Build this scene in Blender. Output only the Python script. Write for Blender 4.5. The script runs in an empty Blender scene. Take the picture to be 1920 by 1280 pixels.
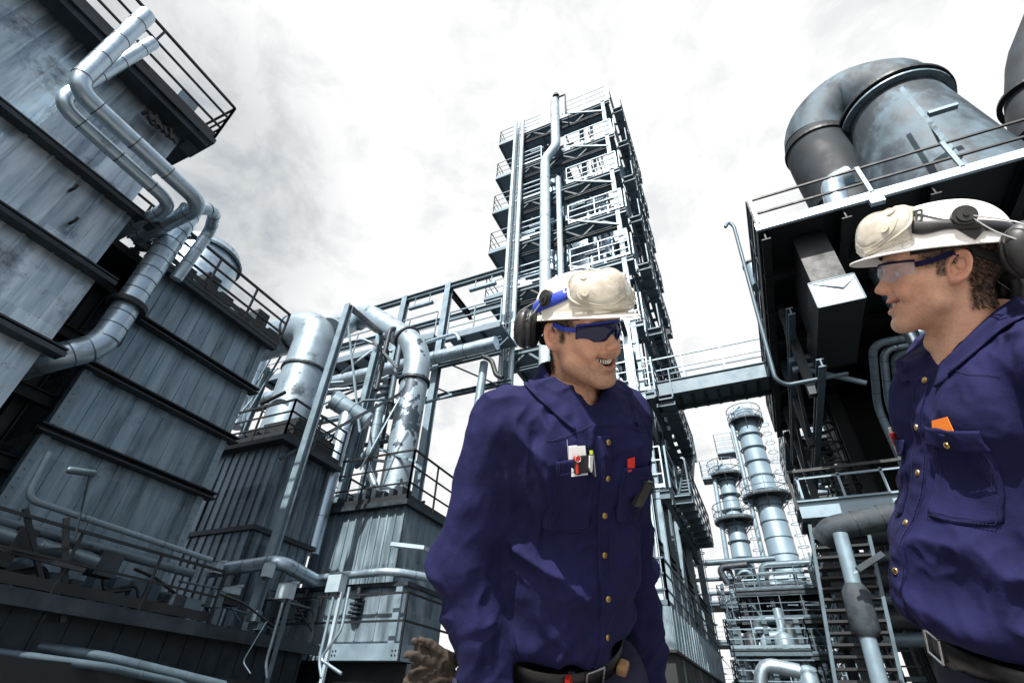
import bpy, bmesh, math, random
import numpy as np
from mathutils import Vector, Matrix
rnd = random.Random(7)
scene = bpy.context.scene
COL = scene.collection
R = math.radians

# ------------------------------------------------------------------ camera
CAMF = 940.0; CAMH = 0.95
def _n(v):
    v = np.array(v, float); return v/np.linalg.norm(v)
_Zc = _n([60, 1240, -CAMF])
_Yc = np.array([548., -768., -CAMF]); _Yc -= _Yc.dot(_Zc)*_Zc; _Yc = _n(_Yc)
_Xc = np.cross(_Yc, _Zc)
CM = np.stack([_Xc, _Yc, _Zc], 1)          # camera = CM @ world
CC = np.array([0, 0, CAMH])
cam_d = bpy.data.cameras.new('camera'); cam = bpy.data.objects.new('camera', cam_d); COL.objects.link(cam)
cam_d.sensor_width = 36.0; cam_d.lens = CAMF/1920*36.0; cam_d.clip_start = 0.05; cam_d.clip_end = 4000
m4 = Matrix.Identity(4)
for i in range(3):
    for j in range(3): m4[i][j] = CM[j][i]
m4.translation = Vector(CC); cam.matrix_world = m4
scene.camera = cam
scene.render.resolution_x = 1024; scene.render.resolution_y = 682

def at(px, py, X=None, Y=None, Z=None, D=None):
    r = CM.T @ _n([px-960, 640-py, -CAMF])
    if X is not None: t = (X-CC[0])/r[0]
    elif Y is not None: t = (Y-CC[1])/r[1]
    elif Z is not None: t = (Z-CC[2])/r[2]
    else: t = D/abs((CM @ r)[2])
    return Vector(CC + t*r)

# ------------------------------------------------------------------ light
SUN_AZ = math.degrees(math.atan2(*(CM.T @ np.array([0, 0, -1.]))[:2])) + 180 + 22   # compass: 0 = +Y, clockwise
SUN_EL = 46.0
sd = bpy.data.lights.new('sun', 'SUN'); sd.energy = 5.0; sd.angle = R(0.5); sd.color = (1.0, 0.965, 0.91)
so = bpy.data.objects.new('sun', sd); COL.objects.link(so)
sv = Vector((math.sin(R(SUN_AZ))*math.cos(R(SUN_EL)), math.cos(R(SUN_AZ))*math.cos(R(SUN_EL)), math.sin(R(SUN_EL))))
so.rotation_euler = sv.to_track_quat('Z', 'Y').to_euler()
so.location = sv*60

w = bpy.data.worlds.new('World'); scene.world = w; w.use_nodes = True
nt = w.node_tree; nt.nodes.clear()
def N(nt, t, **kw):
    n = nt.nodes.new(t)
    for k, v in kw.items():
        if k in n.inputs: n.inputs[k].default_value = v
        else: setattr(n, k, v)
    return n
def ramp(nt, stops, interp='LINEAR'):
    r = nt.nodes.new('ShaderNodeValToRGB'); r.color_ramp.interpolation = interp
    e = r.color_ramp.elements
    while len(e) < len(stops): e.new(0.5)
    for i, (p, c) in enumerate(stops):
        e[i].position = p; e[i].color = (c[0], c[1], c[2], 1) if hasattr(c, '__len__') else (c, c, c, 1)
    return r
L = nt.links.new
sky = N(nt, 'ShaderNodeTexSky', sky_type='NISHITA', sun_disc=False, sun_elevation=R(SUN_EL), sun_rotation=R(SUN_AZ))
sky.air_density = 1.0; sky.dust_density = 3.0
hsv = N(nt, 'ShaderNodeHueSaturation', Saturation=0.55); L(sky.outputs[0], hsv.inputs['Color'])
tc = N(nt, 'ShaderNodeTexCoord')
sp = N(nt, 'ShaderNodeSeparateXYZ'); L(tc.outputs['Generated'], sp.inputs[0])
# project direction on a cloud layer: (x, y) / (z + 0.25)
zz = N(nt, 'ShaderNodeMath', operation='ADD'); L(sp.outputs['Z'], zz.inputs[0]); zz.inputs[1].default_value = 0.3
dx = N(nt, 'ShaderNodeMath', operation='DIVIDE'); L(sp.outputs['X'], dx.inputs[0]); L(zz.outputs[0], dx.inputs[1])
dy = N(nt, 'ShaderNodeMath', operation='DIVIDE'); L(sp.outputs['Y'], dy.inputs[0]); L(zz.outputs[0], dy.inputs[1])
cb = N(nt, 'ShaderNodeCombineXYZ'); L(dx.outputs[0], cb.inputs[0]); L(dy.outputs[0], cb.inputs[1])
n1 = N(nt, 'ShaderNodeTexNoise', Scale=1.7, Detail=5.0, Roughness=0.55, Distortion=0.2); L(cb.outputs[0], n1.inputs['Vector'])
n2 = N(nt, 'ShaderNodeTexNoise', Scale=9.0, Detail=7.0, Roughness=0.62, Distortion=0.3); L(cb.outputs[0], n2.inputs['Vector'])
# gradient from the duller veil on the left to the bright clouds on the right of the view
vv = CM.T @ _n([-0.80, 0.30, -1.0])       # direction of the dull patch
dp = N(nt, 'ShaderNodeVectorMath', operation='DOT_PRODUCT'); L(tc.outputs['Generated'], dp.inputs[0]); dp.inputs[1].default_value = tuple(vv)
r0 = ramp(nt, [(0.915, 1.0), (0.975, 0.0)]); L(dp.outputs['Value'], r0.inputs[0])
r1 = ramp(nt, [(0.40, 0.0), (0.60, 1.0)]); L(n1.outputs[0], r1.inputs[0])
r2 = ramp(nt, [(0.34, 0.0), (0.56, 1.0)]); L(n2.outputs[0], r2.inputs[0])
a1 = N(nt, 'ShaderNodeMath', operation='MULTIPLY_ADD'); L(r1.outputs[0], a1.inputs[0]); a1.inputs[1].default_value = 0.30
g1 = N(nt, 'ShaderNodeMath', operation='MULTIPLY_ADD'); L(r0.outputs[0], g1.inputs[0]); g1.inputs[1].default_value = 0.85; g1.inputs[2].default_value = -0.24
L(g1.outputs[0], a1.inputs[2])
a2 = N(nt, 'ShaderNodeMath', operation='MULTIPLY_ADD', use_clamp=True); L(r2.outputs[0], a2.inputs[0]); a2.inputs[1].default_value = 0.42
L(a1.outputs[0], a2.inputs[2])
cloud = N(nt, 'ShaderNodeMix', data_type='RGBA'); L(a2.outputs[0], cloud.inputs['Factor'])
CL_LO = 2.95; CL_HI = 5.6
cloud.inputs['A'].default_value = (CL_LO*0.91, CL_LO*0.985, CL_LO*1.05, 1)
cloud.inputs['B'].default_value = (CL_HI, CL_HI, CL_HI, 1)
# the overcast covers the half of the sky in front of the camera; behind it opens to plain blue sky
fw = CM.T @ np.array([0, 0, -1.])
d2 = N(nt, 'ShaderNodeVectorMath', operation='DOT_PRODUCT'); L(tc.outputs['Generated'], d2.inputs[0]); d2.inputs[1].default_value = tuple(fw)
r3 = ramp(nt, [(0.30, 0.0), (0.55, 1.0)]); L(d2.outputs['Value'], r3.inputs[0])
mixs = N(nt, 'ShaderNodeMix', data_type='RGBA'); L(r3.outputs[0], mixs.inputs['Factor'])
L(hsv.outputs[0], mixs.inputs['A']); L(cloud.outputs['Result'], mixs.inputs['B'])
bg = N(nt, 'ShaderNodeBackground', Strength=0.10); L(mixs.outputs['Result'], bg.inputs['Color'])
wo = N(nt, 'ShaderNodeOutputWorld'); L(bg.outputs[0], wo.inputs['Surface'])
scene.view_settings.view_transform = 'Standard'; scene.view_settings.look = 'None'
scene.view_settings.gamma = 1.0; scene.view_settings.exposure = 0.85
scene.render.engine = 'CYCLES'
scene.cycles.max_bounces = 6

# ------------------------------------------------------------------ materials
def mat(name):
    m = bpy.data.materials.new(name); m.use_nodes = True
    nt = m.node_tree; b = nt.nodes['Principled BSDF']; return m, nt, b
def simple(name, col, rough=0.5, metal=0.0, var=0.25, scale=6.0, bump=0.0, stretch=(1, 1, 1), spec=0.5, dirt=None):
    m, nt, b = mat(name); L = nt.links.new
    tc = N(nt, 'ShaderNodeTexCoord'); mp = N(nt, 'ShaderNodeMapping'); mp.inputs['Scale'].default_value = stretch
    L(tc.outputs['Object'], mp.inputs[0])
    n = N(nt, 'ShaderNodeTexNoise', Scale=scale, Detail=6.0, Roughness=0.6); L(mp.outputs[0], n.inputs['Vector'])
    c = np.array(col)
    rp = ramp(nt, [(0.3, tuple(c*(1-var))), (0.7, tuple(np.minimum(c*(1+var), 0.95)))]); L(n.outputs[0], rp.inputs[0])
    out = rp.outputs[0]
    if dirt:
        n3 = N(nt, 'ShaderNodeTexNoise', Scale=scale*0.35, Detail=8.0, Roughness=0.68); L(mp.outputs[0], n3.inputs['Vector'])
        rp3 = ramp(nt, [(dirt[1], 0.0), (dirt[1]+0.09, 1.0)]); L(n3.outputs[0], rp3.inputs[0])
        mx = N(nt, 'ShaderNodeMix', data_type='RGBA'); L(rp3.outputs[0], mx.inputs['Factor']); L(out, mx.inputs['A'])
        mx.inputs['B'].default_value = (*dirt[0], 1); out = mx.outputs['Result']
        if metal > 0:
            mm = N(nt, 'ShaderNodeMath', operation='MULTIPLY_ADD'); L(rp3.outputs[0], mm.inputs[0]); mm.inputs[1].default_value = -metal*0.7; mm.inputs[2].default_value = metal
            L(mm.outputs[0], b.inputs['Metallic'])
    L(out, b.inputs['Base Color'])
    b.inputs['Metallic'].default_value = metal
    rr = ramp(nt, [(0.3, max(rough-0.1, 0.02)), (0.7, min(rough+0.12, 1))]); L(n.outputs[0], rr.inputs[0]); L(rr.outputs[0], b.inputs['Roughness'])
    b.inputs['Specular IOR Level'].default_value = spec
    if bump:
        bp = N(nt, 'ShaderNodeBump', Strength=0.5, Distance=bump); L(n.outputs[0], bp.inputs['Height']); L(bp.outputs[0], b.inputs['Normal'])
    return m
def peeled(name, base, centre, rad):
    m = simple(name, base, 0.42, 0.5, 0.10, 3.0, 0.004); nt = m.node_tree; b = nt.nodes['Principled BSDF']; L = nt.links.new
    tc = N(nt, 'ShaderNodeTexCoord'); d = N(nt, 'ShaderNodeVectorMath', operation='DISTANCE'); L(tc.outputs['Object'], d.inputs[0]); d.inputs[1].default_value = tuple(centre)
    n = N(nt, 'ShaderNodeTexNoise', Scale=2.6, Detail=9.0, Roughness=0.62); L(tc.outputs['Object'], n.inputs['Vector'])
    r = ramp(nt, [(0.0, 0.16), (1.0, 0.0)]); dv = N(nt, 'ShaderNodeMath', operation='DIVIDE'); L(d.outputs['Value'], dv.inputs[0]); dv.inputs[1].default_value = rad; L(dv.outputs[0], r.inputs[0])
    ad = N(nt, 'ShaderNodeMath', operation='ADD'); L(n.outputs[0], ad.inputs[0]); L(r.outputs[0], ad.inputs[1])
    rp = ramp(nt, [(0.605, 0.0), (0.615, 1.0)]); L(ad.outputs[0], rp.inputs[0])
    src = b.inputs['Base Color'].links[0].from_socket
    mx = N(nt, 'ShaderNodeMix', data_type='RGBA'); L(rp.outputs[0], mx.inputs['Factor']); L(src, mx.inputs['A']); mx.inputs['B'].default_value = (0.035, 0.052, 0.068, 1); L(mx.outputs['Result'], b.inputs['Base Color'])
    return m
def panel(name, lo, hi, pw=0.33, rough=0.45, metal=0.5, dark=(0.02, 0.027, 0.033), dthr=0.55):
    """weathered sheet-metal panels: every panel its own tone, runs of dirt down the sheet, rivet speckle"""
    m, nt, b = mat(name); L = nt.links.new
    tc = N(nt, 'ShaderNodeTexCoord'); s = N(nt, 'ShaderNodeSeparateXYZ'); L(tc.outputs['Object'], s.inputs[0])
    ad = N(nt, 'ShaderNodeMath', operation='ADD'); L(s.outputs['X'], ad.inputs[0]); L(s.outputs['Y'], ad.inputs[1])
    dv = N(nt, 'ShaderNodeMath', operation='DIVIDE'); L(ad.outputs[0], dv.inputs[0]); dv.inputs[1].default_value = pw
    fl = N(nt, 'ShaderNodeMath', operation='FLOOR'); L(dv.outputs[0], fl.inputs[0])
    zf = N(nt, 'ShaderNodeMath', operation='DIVIDE'); L(s.outputs['Z'], zf.inputs[0]); zf.inputs[1].default_value = 1.25
    zl = N(nt, 'ShaderNodeMath', operation='FLOOR'); L(zf.outputs[0], zl.inputs[0])
    cbn = N(nt, 'ShaderNodeCombineXYZ'); L(fl.outputs[0], cbn.inputs[0]); L(zl.outputs[0], cbn.inputs[1])
    wn = N(nt, 'ShaderNodeTexWhiteNoise', noise_dimensions='2D'); L(cbn.outputs[0], wn.inputs['Vector'])
    mp = N(nt, 'ShaderNodeMapping'); mp.inputs['Scale'].default_value = (3.2, 3.2, 0.5); L(tc.outputs['Object'], mp.inputs[0])
    n = N(nt, 'ShaderNodeTexNoise', Scale=1.6, Detail=5.0, Roughness=0.55, Distortion=0.0); L(mp.outputs[0], n.inputs['Vector'])
    n3 = N(nt, 'ShaderNodeTexNoise', Scale=1.1, Detail=6.0, Roughness=0.7); L(tc.outputs['Object'], n3.inputs['Vector'])
    mixv = N(nt, 'ShaderNodeMath', operation='MULTIPLY_ADD'); L(wn.outputs['Value'], mixv.inputs[0]); mixv.inputs[1].default_value = 0.30
    m2 = N(nt, 'ShaderNodeMath', operation='MULTIPLY_ADD'); L(n.outputs[0], m2.inputs[0]); m2.inputs[1].default_value = 1.5; m2.inputs[2].default_value = -0.42
    L(m2.outputs[0], mixv.inputs[2])
    rp = ramp(nt, [(0.05, lo), (0.95, hi)]); L(mixv.outputs[0], rp.inputs[0])
    r3 = ramp(nt, [(dthr, 0.0), (dthr+0.14, 0.85)]); L(n3.outputs[0], r3.inputs[0])
    mp2 = N(nt, 'ShaderNodeMapping'); mp2.inputs['Scale'].default_value = (14, 14, 0.7); L(tc.outputs['Object'], mp2.inputs[0])
    n4 = N(nt, 'ShaderNodeTexNoise', Scale=1.5, Detail=5.0, Roughness=0.6); L(mp2.outputs[0], n4.inputs['Vector'])
    r4 = ramp(nt, [(0.60, 0.0), (0.78, 0.6)]); L(n4.outputs[0], r4.inputs[0])
    mxm = N(nt, 'ShaderNodeMath', operation='MAXIMUM'); L(r3.outputs[0], mxm.inputs[0]); L(r4.outputs[0], mxm.inputs[1])
    mx = N(nt, 'ShaderNodeMix', data_type='RGBA'); L(mxm.outputs[0], mx.inputs['Factor']); L(rp.outputs[0], mx.inputs['A']); mx.inputs['B'].default_value = (*dark, 1)
    # speckle of rivets and chips
    vo = N(nt, 'ShaderNodeTexVoronoi', Scale=9.0); L(tc.outputs['Object'], vo.inputs['Vector'])
    rv = ramp(nt, [(0.0, 1.0), (0.05, 1.0), (0.07, 0.0)]); L(vo.outputs['Distance'], rv.inputs[0])
    mx2 = N(nt, 'ShaderNodeMix', data_type='RGBA'); L(rv.outputs[0], mx2.inputs['Factor']); L(mx.outputs['Result'], mx2.inputs['A']); mx2.inputs['B'].default_value = (0.015, 0.02, 0.025, 1)
    L(mx2.outputs['Result'], b.inputs['Base Color'])
    b.inputs['Metallic'].default_value = metal
    rr = ramp(nt, [(0.3, rough-0.12), (0.7, rough+0.2)]); L(n.outputs[0], rr.inputs[0]); L(rr.outputs[0], b.inputs['Roughness'])
    bp = N(nt, 'ShaderNodeBump', Strength=0.6, Distance=0.02); L(n.outputs[0], bp.inputs['Height']); L(bp.outputs[0], b.inputs['Normal'])
    return m
M = {}
M['panel_light'] = panel('sheet metal light', (0.14, 0.195, 0.24), (0.66, 0.76, 0.82), metal=0.6, rough=0.36)
M['panel_mid'] = panel('sheet metal mid', (0.085, 0.125, 0.155), (0.30, 0.40, 0.47), pw=0.30, dthr=0.60, metal=0.6, rough=0.38)
M['panel_dark'] = panel('sheet metal dark', (0.010, 0.017, 0.024), (0.24, 0.32, 0.38), pw=0.26, dthr=0.56, metal=0.6, rough=0.38)
M['panel_gate'] = panel('sheet metal grey', (0.05, 0.075, 0.095), (0.27, 0.36, 0.42), pw=0.34, dthr=0.58)
M['galv'] = simple('galvanised cladding', (0.37, 0.47, 0.55), 0.34, 0.8, 0.14, 5.0, 0.003, dirt=((0.07, 0.10, 0.125), 0.62))
M['duct'] = simple('weathered duct metal', (0.23, 0.30, 0.35), 0.42, 0.5, 0.10, 3.0, 0.004, dirt=((0.035, 0.055, 0.07), 0.565))
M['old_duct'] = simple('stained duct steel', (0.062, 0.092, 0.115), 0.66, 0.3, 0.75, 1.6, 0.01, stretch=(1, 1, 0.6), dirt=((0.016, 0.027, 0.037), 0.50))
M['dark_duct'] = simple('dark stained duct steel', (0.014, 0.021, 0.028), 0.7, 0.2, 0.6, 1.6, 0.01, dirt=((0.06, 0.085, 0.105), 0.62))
M['steel'] = simple('painted steel pale', (0.16, 0.225, 0.27), 0.5, 0.3, 0.22, 3.0, dirt=((0.05, 0.075, 0.09), 0.62))
M['steel_mid'] = simple('painted steel mid', (0.065, 0.10, 0.125), 0.5, 0.3, 0.3, 3.0)
M['steel_lite'] = simple('painted steel light', (0.34, 0.43, 0.49), 0.45, 0.3, 0.12, 3.0)
M['beam'] = simple('dirty dark beam', (0.016, 0.025, 0.033), 0.55, 0.3, 0.6, 4.0, dirt=((0.06, 0.085, 0.105), 0.62))
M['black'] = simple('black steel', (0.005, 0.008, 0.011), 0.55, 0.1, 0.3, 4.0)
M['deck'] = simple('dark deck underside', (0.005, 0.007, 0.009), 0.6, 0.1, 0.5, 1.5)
M['grate'] = simple('blue grey floor sheet', (0.11, 0.155, 0.19), 0.55, 0.2, 0.2, 2.0)
M['box'] = simple('enclosure paint', (0.30, 0.38, 0.43), 0.45, 0.05, 0.1, 6.0, dirt=((0.14, 0.18, 0.2), 0.66))
M['stack'] = simple('column cladding', (0.15, 0.215, 0.265), 0.55, 0.3, 0.15, 1.0, dirt=((0.07, 0.10, 0.13), 0.62), stretch=(1, 1, 0.4))
M['lag'] = simple('lagging cloth', (0.025, 0.036, 0.045), 0.75, 0.05, 0.5, 7.0, 0.02)
M['mirror'] = simple('bright sheet steel', (0.80, 0.85, 0.88), 0.25, 0.35, 0.03, 3.0)
M['concrete'] = simple('pale bounce slab concrete', (0.20, 0.197, 0.19), 0.9, 0.0, 0.15, 3.0, 0.004)  # for the added slab that throws light up at the men
M['ground'] = simple('dark asphalt', (0.045, 0.045, 0.046), 0.9, 0.0, 0.35, 20.0, 0.01)

# ------------------------------------------------------------------ mesh builder
class MB:
    def __init__(s): s.v = []; s.f = []; s.sm = []
    def add(s, vs, fs, smooth=False):
        o = len(s.v); s.v += [tuple(v) for v in vs]
        for f in fs: s.f.append(tuple(i+o for i in f)); s.sm.append(smooth)
        return s
    def box(s, x0, y0, z0, x1, y1, z1):
        x0, x1 = sorted((x0, x1)); y0, y1 = sorted((y0, y1)); z0, z1 = sorted((z0, z1))
        vs = [(x0, y0, z0), (x1, y0, z0), (x1, y1, z0), (x0, y1, z0), (x0, y0, z1), (x1, y0, z1), (x1, y1, z1), (x0, y1, z1)]
        return s.add(vs, [(3, 2, 1, 0), (4, 5, 6, 7), (0, 1, 5, 4), (1, 2, 6, 5), (2, 3, 7, 6), (3, 0, 4, 7)])
    def bar(s, p, q, w, h=None, up=(0, 0, 1)):
        h = h or w; p = Vector(p); q = Vector(q); d = (q-p).normalized(); u = Vector(up)
        if abs(d.dot(u)) > 0.98: u = Vector((0, 1, 0))
        a = d.cross(u).normalized()*w/2; b = a.cross(d).normalized()*h/2
        vs = [p-a-b, p+a-b, p+a+b, p-a+b, q-a-b, q+a-b, q+a+b, q-a+b]
        return s.add(vs, [(3, 2, 1, 0), (4, 5, 6, 7), (0, 1, 5, 4), (1, 2, 6, 5), (2, 3, 7, 6), (3, 0, 4, 7)])
    def ibeam(s, p, q, h, w, t=0.02, up=(0, 0, 1)):
        p = Vector(p); q = Vector(q); d = (q-p).normalized(); u = Vector(up)
        if abs(d.dot(u)) > 0.98: u = Vector((0, 1, 0))
        a = d.cross(u).normalized(); b = a.cross(d).normalized()
        s.bar(p+b*(h/2-t/2), q+b*(h/2-t/2), w, t, up); s.bar(p-b*(h/2-t/2), q-b*(h/2-t/2), w, t, up)
        return s.bar(p, q, t, h-2*t, up)
    def tube(s, pts, r, seg=14, caps=True, smooth=True):
        pts = [Vector(p) for p in pts]; n = len(pts)
        rs = r if hasattr(r, '__len__') else [r]*n
        t0 = (pts[1]-pts[0]).normalized(); u = Vector((0, 0, 1)) if abs(t0.z) < 0.9 else Vector((1, 0, 0))
        a = t0.cross(u).normalized(); vs = []
        for i, p in enumerate(pts):
            t = ((pts[min(i+1, n-1)]-p).normalized() + (p-pts[max(i-1, 0)]).normalized())
            t = t.normalized() if t.length > 1e-6 else t0
            a = (a - t*a.dot(t)).normalized(); b = t.cross(a)
            for k in range(seg):
                an = 2*math.pi*k/seg; vs.append(p + (a*math.cos(an)+b*math.sin(an))*rs[i])
        fs = []
        for i in range(n-1):
            for k in range(seg):
                k2 = (k+1) % seg
                fs.append((i*seg+k, i*seg+k2, (i+1)*seg+k2, (i+1)*seg+k))
        s.add(vs, fs, smooth)
        if caps:
            s.add(vs[:seg], [tuple(range(seg))[::-1]]); s.add(vs[-seg:], [tuple(range(seg))])
        return s
    def ring(s, p, d, r0, r1, h, seg=24):
        """short collar round an axis"""
        p = Vector(p); d = Vector(d).normalized(); u = Vector((0, 0, 1)) if abs(d.z) < 0.9 else Vector((1, 0, 0))
        a = d.cross(u).normalized(); b = d.cross(a); vs = []
        for (rr, hh) in ((r0, -h/2), (r1, -h/2), (r1, h/2), (r0, h/2)):
            for k in range(seg):
                an = 2*math.pi*k/seg; vs.append(p+d*hh+(a*math.cos(an)+b*math.sin(an))*rr)
        fs = []
        for j in range(4):
            for k in range(seg):
                k2 = (k+1) % seg; j2 = (j+1) % 4
                fs.append((j*seg+k, j2*seg+k, j2*seg+k2, j*seg+k2))
        return s.add(vs, fs)
    def build(s, name, m, parent=None):
        me = bpy.data.meshes.new(name); me.from_pydata(s.v, [], s.f); me.update()
        me.polygons.foreach_set('use_smooth', s.sm)
        if m is not None: me.materials.append(m if not isinstance(m, str) else M[m])
        bm = bmesh.new(); bm.from_mesh(me); bmesh.ops.recalc_face_normals(bm, faces=bm.faces); bm.to_mesh(me); bm.free()
        o = bpy.data.objects.new(name, me); COL.objects.link(o)
        if parent is not None:
            o.parent = parent; r = parent
            while r.parent is not None: r = r.parent
            if parent is r: o.location = -r.location      # meshes are written in world metres
        return o
def tag(o, label=None, cat=None, group=None, kind=None):
    if label: o['label'] = label
    if cat: o['category'] = cat
    if group: o['group'] = group
    if kind: o['kind'] = kind
    return o
def thing(name, label, cat, loc=(0, 0, 0), group=None):
    o = bpy.data.objects.new(name, None); COL.objects.link(o); o.empty_display_size = 0.3
    o.location = loc; return tag(o, label, cat, group)
def fillet(pts, rad, n=6):
    pts = [Vector(p) for p in pts]; out = [pts[0]]
    for i in range(1, len(pts)-1):
        a, p, b = pts[i-1], pts[i], pts[i+1]
        u = (a-p); v = (b-p); r = min(rad, u.length*0.49, v.length*0.49); u.normalize(); v.normalize()
        s0 = p+u*r; s1 = p+v*r
        for k in range(n+1):
            t = k/n; out.append(s0*(1-t)**2 + p*2*t*(1-t) + s1*t*t)
    out.append(pts[-1]); return out
def seams(mb, pts, r, step, h=0.02, dr=0.012, seg=24):
    """thin lap-joint bands along the straight runs of a pipe"""
    for a, b in zip(pts[:-1], pts[1:]):
        a = Vector(a); b = Vector(b); ln = (b-a).length; d = (b-a).normalized()
        k = step*0.6
        while k < ln-step*0.3:
            mb.ring(a+d*k, d, r*0.98, r+dr, h, seg); k += step
def pipe(name, label, pts, r, m='galv', cat='pipe', rad=None, seg=18, step=0.9, band='steel_mid', group=None, flanges=(), nb=7):
    p = fillet(pts, rad if rad is not None else r*2.4, nb)
    t = thing(name, label, cat, Vector(pts[0]), group)
    MB().tube(p, r, seg).build('pipe_run', m, t)
    b = MB(); seams(b, pts, r, step, max(0.012, r*0.06), max(0.004, r*0.035), seg)
    if b.v: b.build('joint_bands', band, t)
    for (q, d) in flanges:
        MB().ring(q, d, r*0.9, r*1.28, r*0.22, seg).build('flange', 'beam', t)
    return t
def rail(parent, pts, h=1.05, nbar=2, post=1.3, w=0.045, m='black', closed=False, toe=True, name='railing', z2=None):
    """handrail along a path at deck level"""
    pts = [Vector(p) for p in pts]
    if closed: pts = pts+[pts[0]]
    mb = MB(); U = Vector((0, 0, 1))
    for a, b in zip(pts[:-1], pts[1:]):
        ln = (b-a).length; k = max(1, round(ln/post))
        for i in range(nbar+0):
            hh = h*(i+1)/nbar; ww = w if i == nbar-1 else w*0.8
            mb.bar(a+U*hh, b+U*hh, ww)
        if toe: mb.bar(a+U*0.08, b+U*0.08, 0.012, 0.12)
        for j in range(k+1):
            q = a.lerp(b, j/k); mb.bar(q, q+U*h, w*0.9)
    return mb.build(name, m, parent)
# ================================================================== ground
g = MB(); g.add([(-600, -600, 0), (600, -600, 0), (600, 900, 0), (-600, 900, 0)], [(0, 1, 2, 3)])
tag(g.build('ground', 'ground'), kind='structure')
tag(MB().box(-4.5, -4.0, -0.2, 5.0, 4.5, 0.06).build('bounce_slab', 'concrete'), kind='structure')  # unseen pale slab, added to bounce light up onto the faces

# ================================================================== panelled buildings on the left
def wall_x(name, parent, X, y0, y1, z0, z1, m, thick=2.0, pitch=0.33, rib=0.035, proud=0.03):
    """sheet-metal wall facing +X, with standing seams, in world metres"""
    mb = MB(); mb.box(X-thick, y0, z0, X, y1, z1)
    y = y0+0.02
    while y < y1:
        mb.box(X-0.02, y, z0, X+proud, min(y+rib, y1), z1); y += pitch
    return mb.build(name, m, parent)
def wall_y(name, parent, Y, x0, x1, z0, z1, m, thick=2.0, pitch=0.33, rib=0.035, proud=0.03):
    mb = MB(); mb.box(x0, Y, z0, x1, Y+thick, z1)
    x = x0+0.02
    while x < x1:
        mb.box(x, Y-proud, z0, min(x+rib, x1), Y+0.02, z1); x += pitch
    return mb.build(name, m, parent)

# --- building 1: near left
b1 = thing('filter_house', 'tall pale sheet metal house at far left with dark horizontal beams and rooftop railing', 'building', (-9, 0, 0))
X1 = -8.0
for k, (z0, z1) in enumerate(((7.33, 9.35), (6.03, 7.23), (4.72, 5.93), (1.9, 4.62))):
    wall_x('wall', b1, X1-0.02*k, -7, 2.02+0.13*min(k, 2), z0, z1, 'panel_light', 4.0, 0.36)
for z in (7.28, 5.98, 4.67):
    mb = MB(); mb.ibeam((X1+0.05, -7, z), (X1+0.05, 2.45, z), 0.12, 0.22, 0.025)
    mb.bar((X1+0.17, -7, z-0.04), (X1+0.17, 2.45, z-0.04), 0.02, 0.07); mb.build('beam', 'beam', b1)
mb = MB(); mb.box(X1-4, -7, 9.35, X1+0.45, 2.35, 9.47); mb.bar((X1+0.25, -7, 9.28), (X1+0.25, 2.3, 9.28), 0.3, 0.14)
mb.add([(X1+0.45, 2.35, 9.35), (X1+0.45, 2.05, 9.35), (X1-0.0, 2.05, 9.35), (X1-0.0, 2.35, 9.35), (X1, 2.3, 9.1), (X1, 2.05, 9.1)], [(0, 1, 5, 4), (0, 3, 4), (1, 2, 5)])
mb.build('roof', 'beam', b1)
rail(b1, [(X1+0.42, -7.0, 9.47), (X1+0.42, 2.3, 9.47), (X1-1.6, 2.3, 9.47)], 1.1, 3, 1.5, 0.042)
MB().box(X1-0.1, 1.5, 9.48, X1+0.25, 1.85, 10.0).build('junction_box', 'steel', b1)
for (y, z) in ((0.55, 4.3), (1.2, 5.4), (-0.2, 4.35), (1.6, 6.45), (1.35, 6.9), (0.2, 6.9)):
    MB().tube([(X1, y, z), (X1+0.13, y, z), (X1+0.13, y, z+0.07)], 0.022, 8).build('sampling_stub', 'black', b1)
# valve cluster under the roof edge
mb = MB()
for k in range(6):
    y = 1.35+0.09*k; mb.tube([(X1+0.1, y, 9.0), (X1+0.3, y+0.03, 8.93+0.05*math.sin(k*2)), (X1+0.32, y+0.12, 8.8)], 0.035, 8)
mb.ring((X1+0.3, 1.5, 8.85), (1, 0, 0), 0.03, 0.1, 0.05, 12).build('valve', 'black', b1)

# --- dark recess between the two buildings
b0 = thing('recess_frame', 'dark shadowed steel bay between the two panelled buildings', 'building', (-11, 3, 0))
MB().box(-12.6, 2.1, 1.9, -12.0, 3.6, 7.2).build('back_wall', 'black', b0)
mb = MB()
for z in (2.4, 3.6, 4.6, 5.7, 6.8): mb.ibeam((-9.4, 2.3, z), (-9.4, 3.25, z), 0.2, 0.15)
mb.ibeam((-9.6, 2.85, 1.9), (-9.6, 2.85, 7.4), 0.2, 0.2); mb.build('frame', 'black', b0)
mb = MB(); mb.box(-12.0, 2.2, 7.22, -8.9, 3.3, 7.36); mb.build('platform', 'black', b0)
mb = MB()
rail(b0, [(-8.7, 2.1, 7.36), (-8.7, 3.2, 7.36)], 0.9, 3, 0.4, 0.035)
mb = MB()
for k in range(14):
    p = Vector((-8.75-rnd.random()*0.4, 2.25+rnd.random()*0.75, 7.3+rnd.random()*0.75)); q = p+Vector((rnd.uniform(-.2, .2), rnd.uniform(-.25, .25), rnd.uniform(-.22, .22)))
    mb.tube([p, q], 0.03+rnd.random()*0.03, 8); mb.ring(p, (q-p), 0.02, 0.09, 0.04, 10)
mb.build('valve', 'black', b0)

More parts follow.
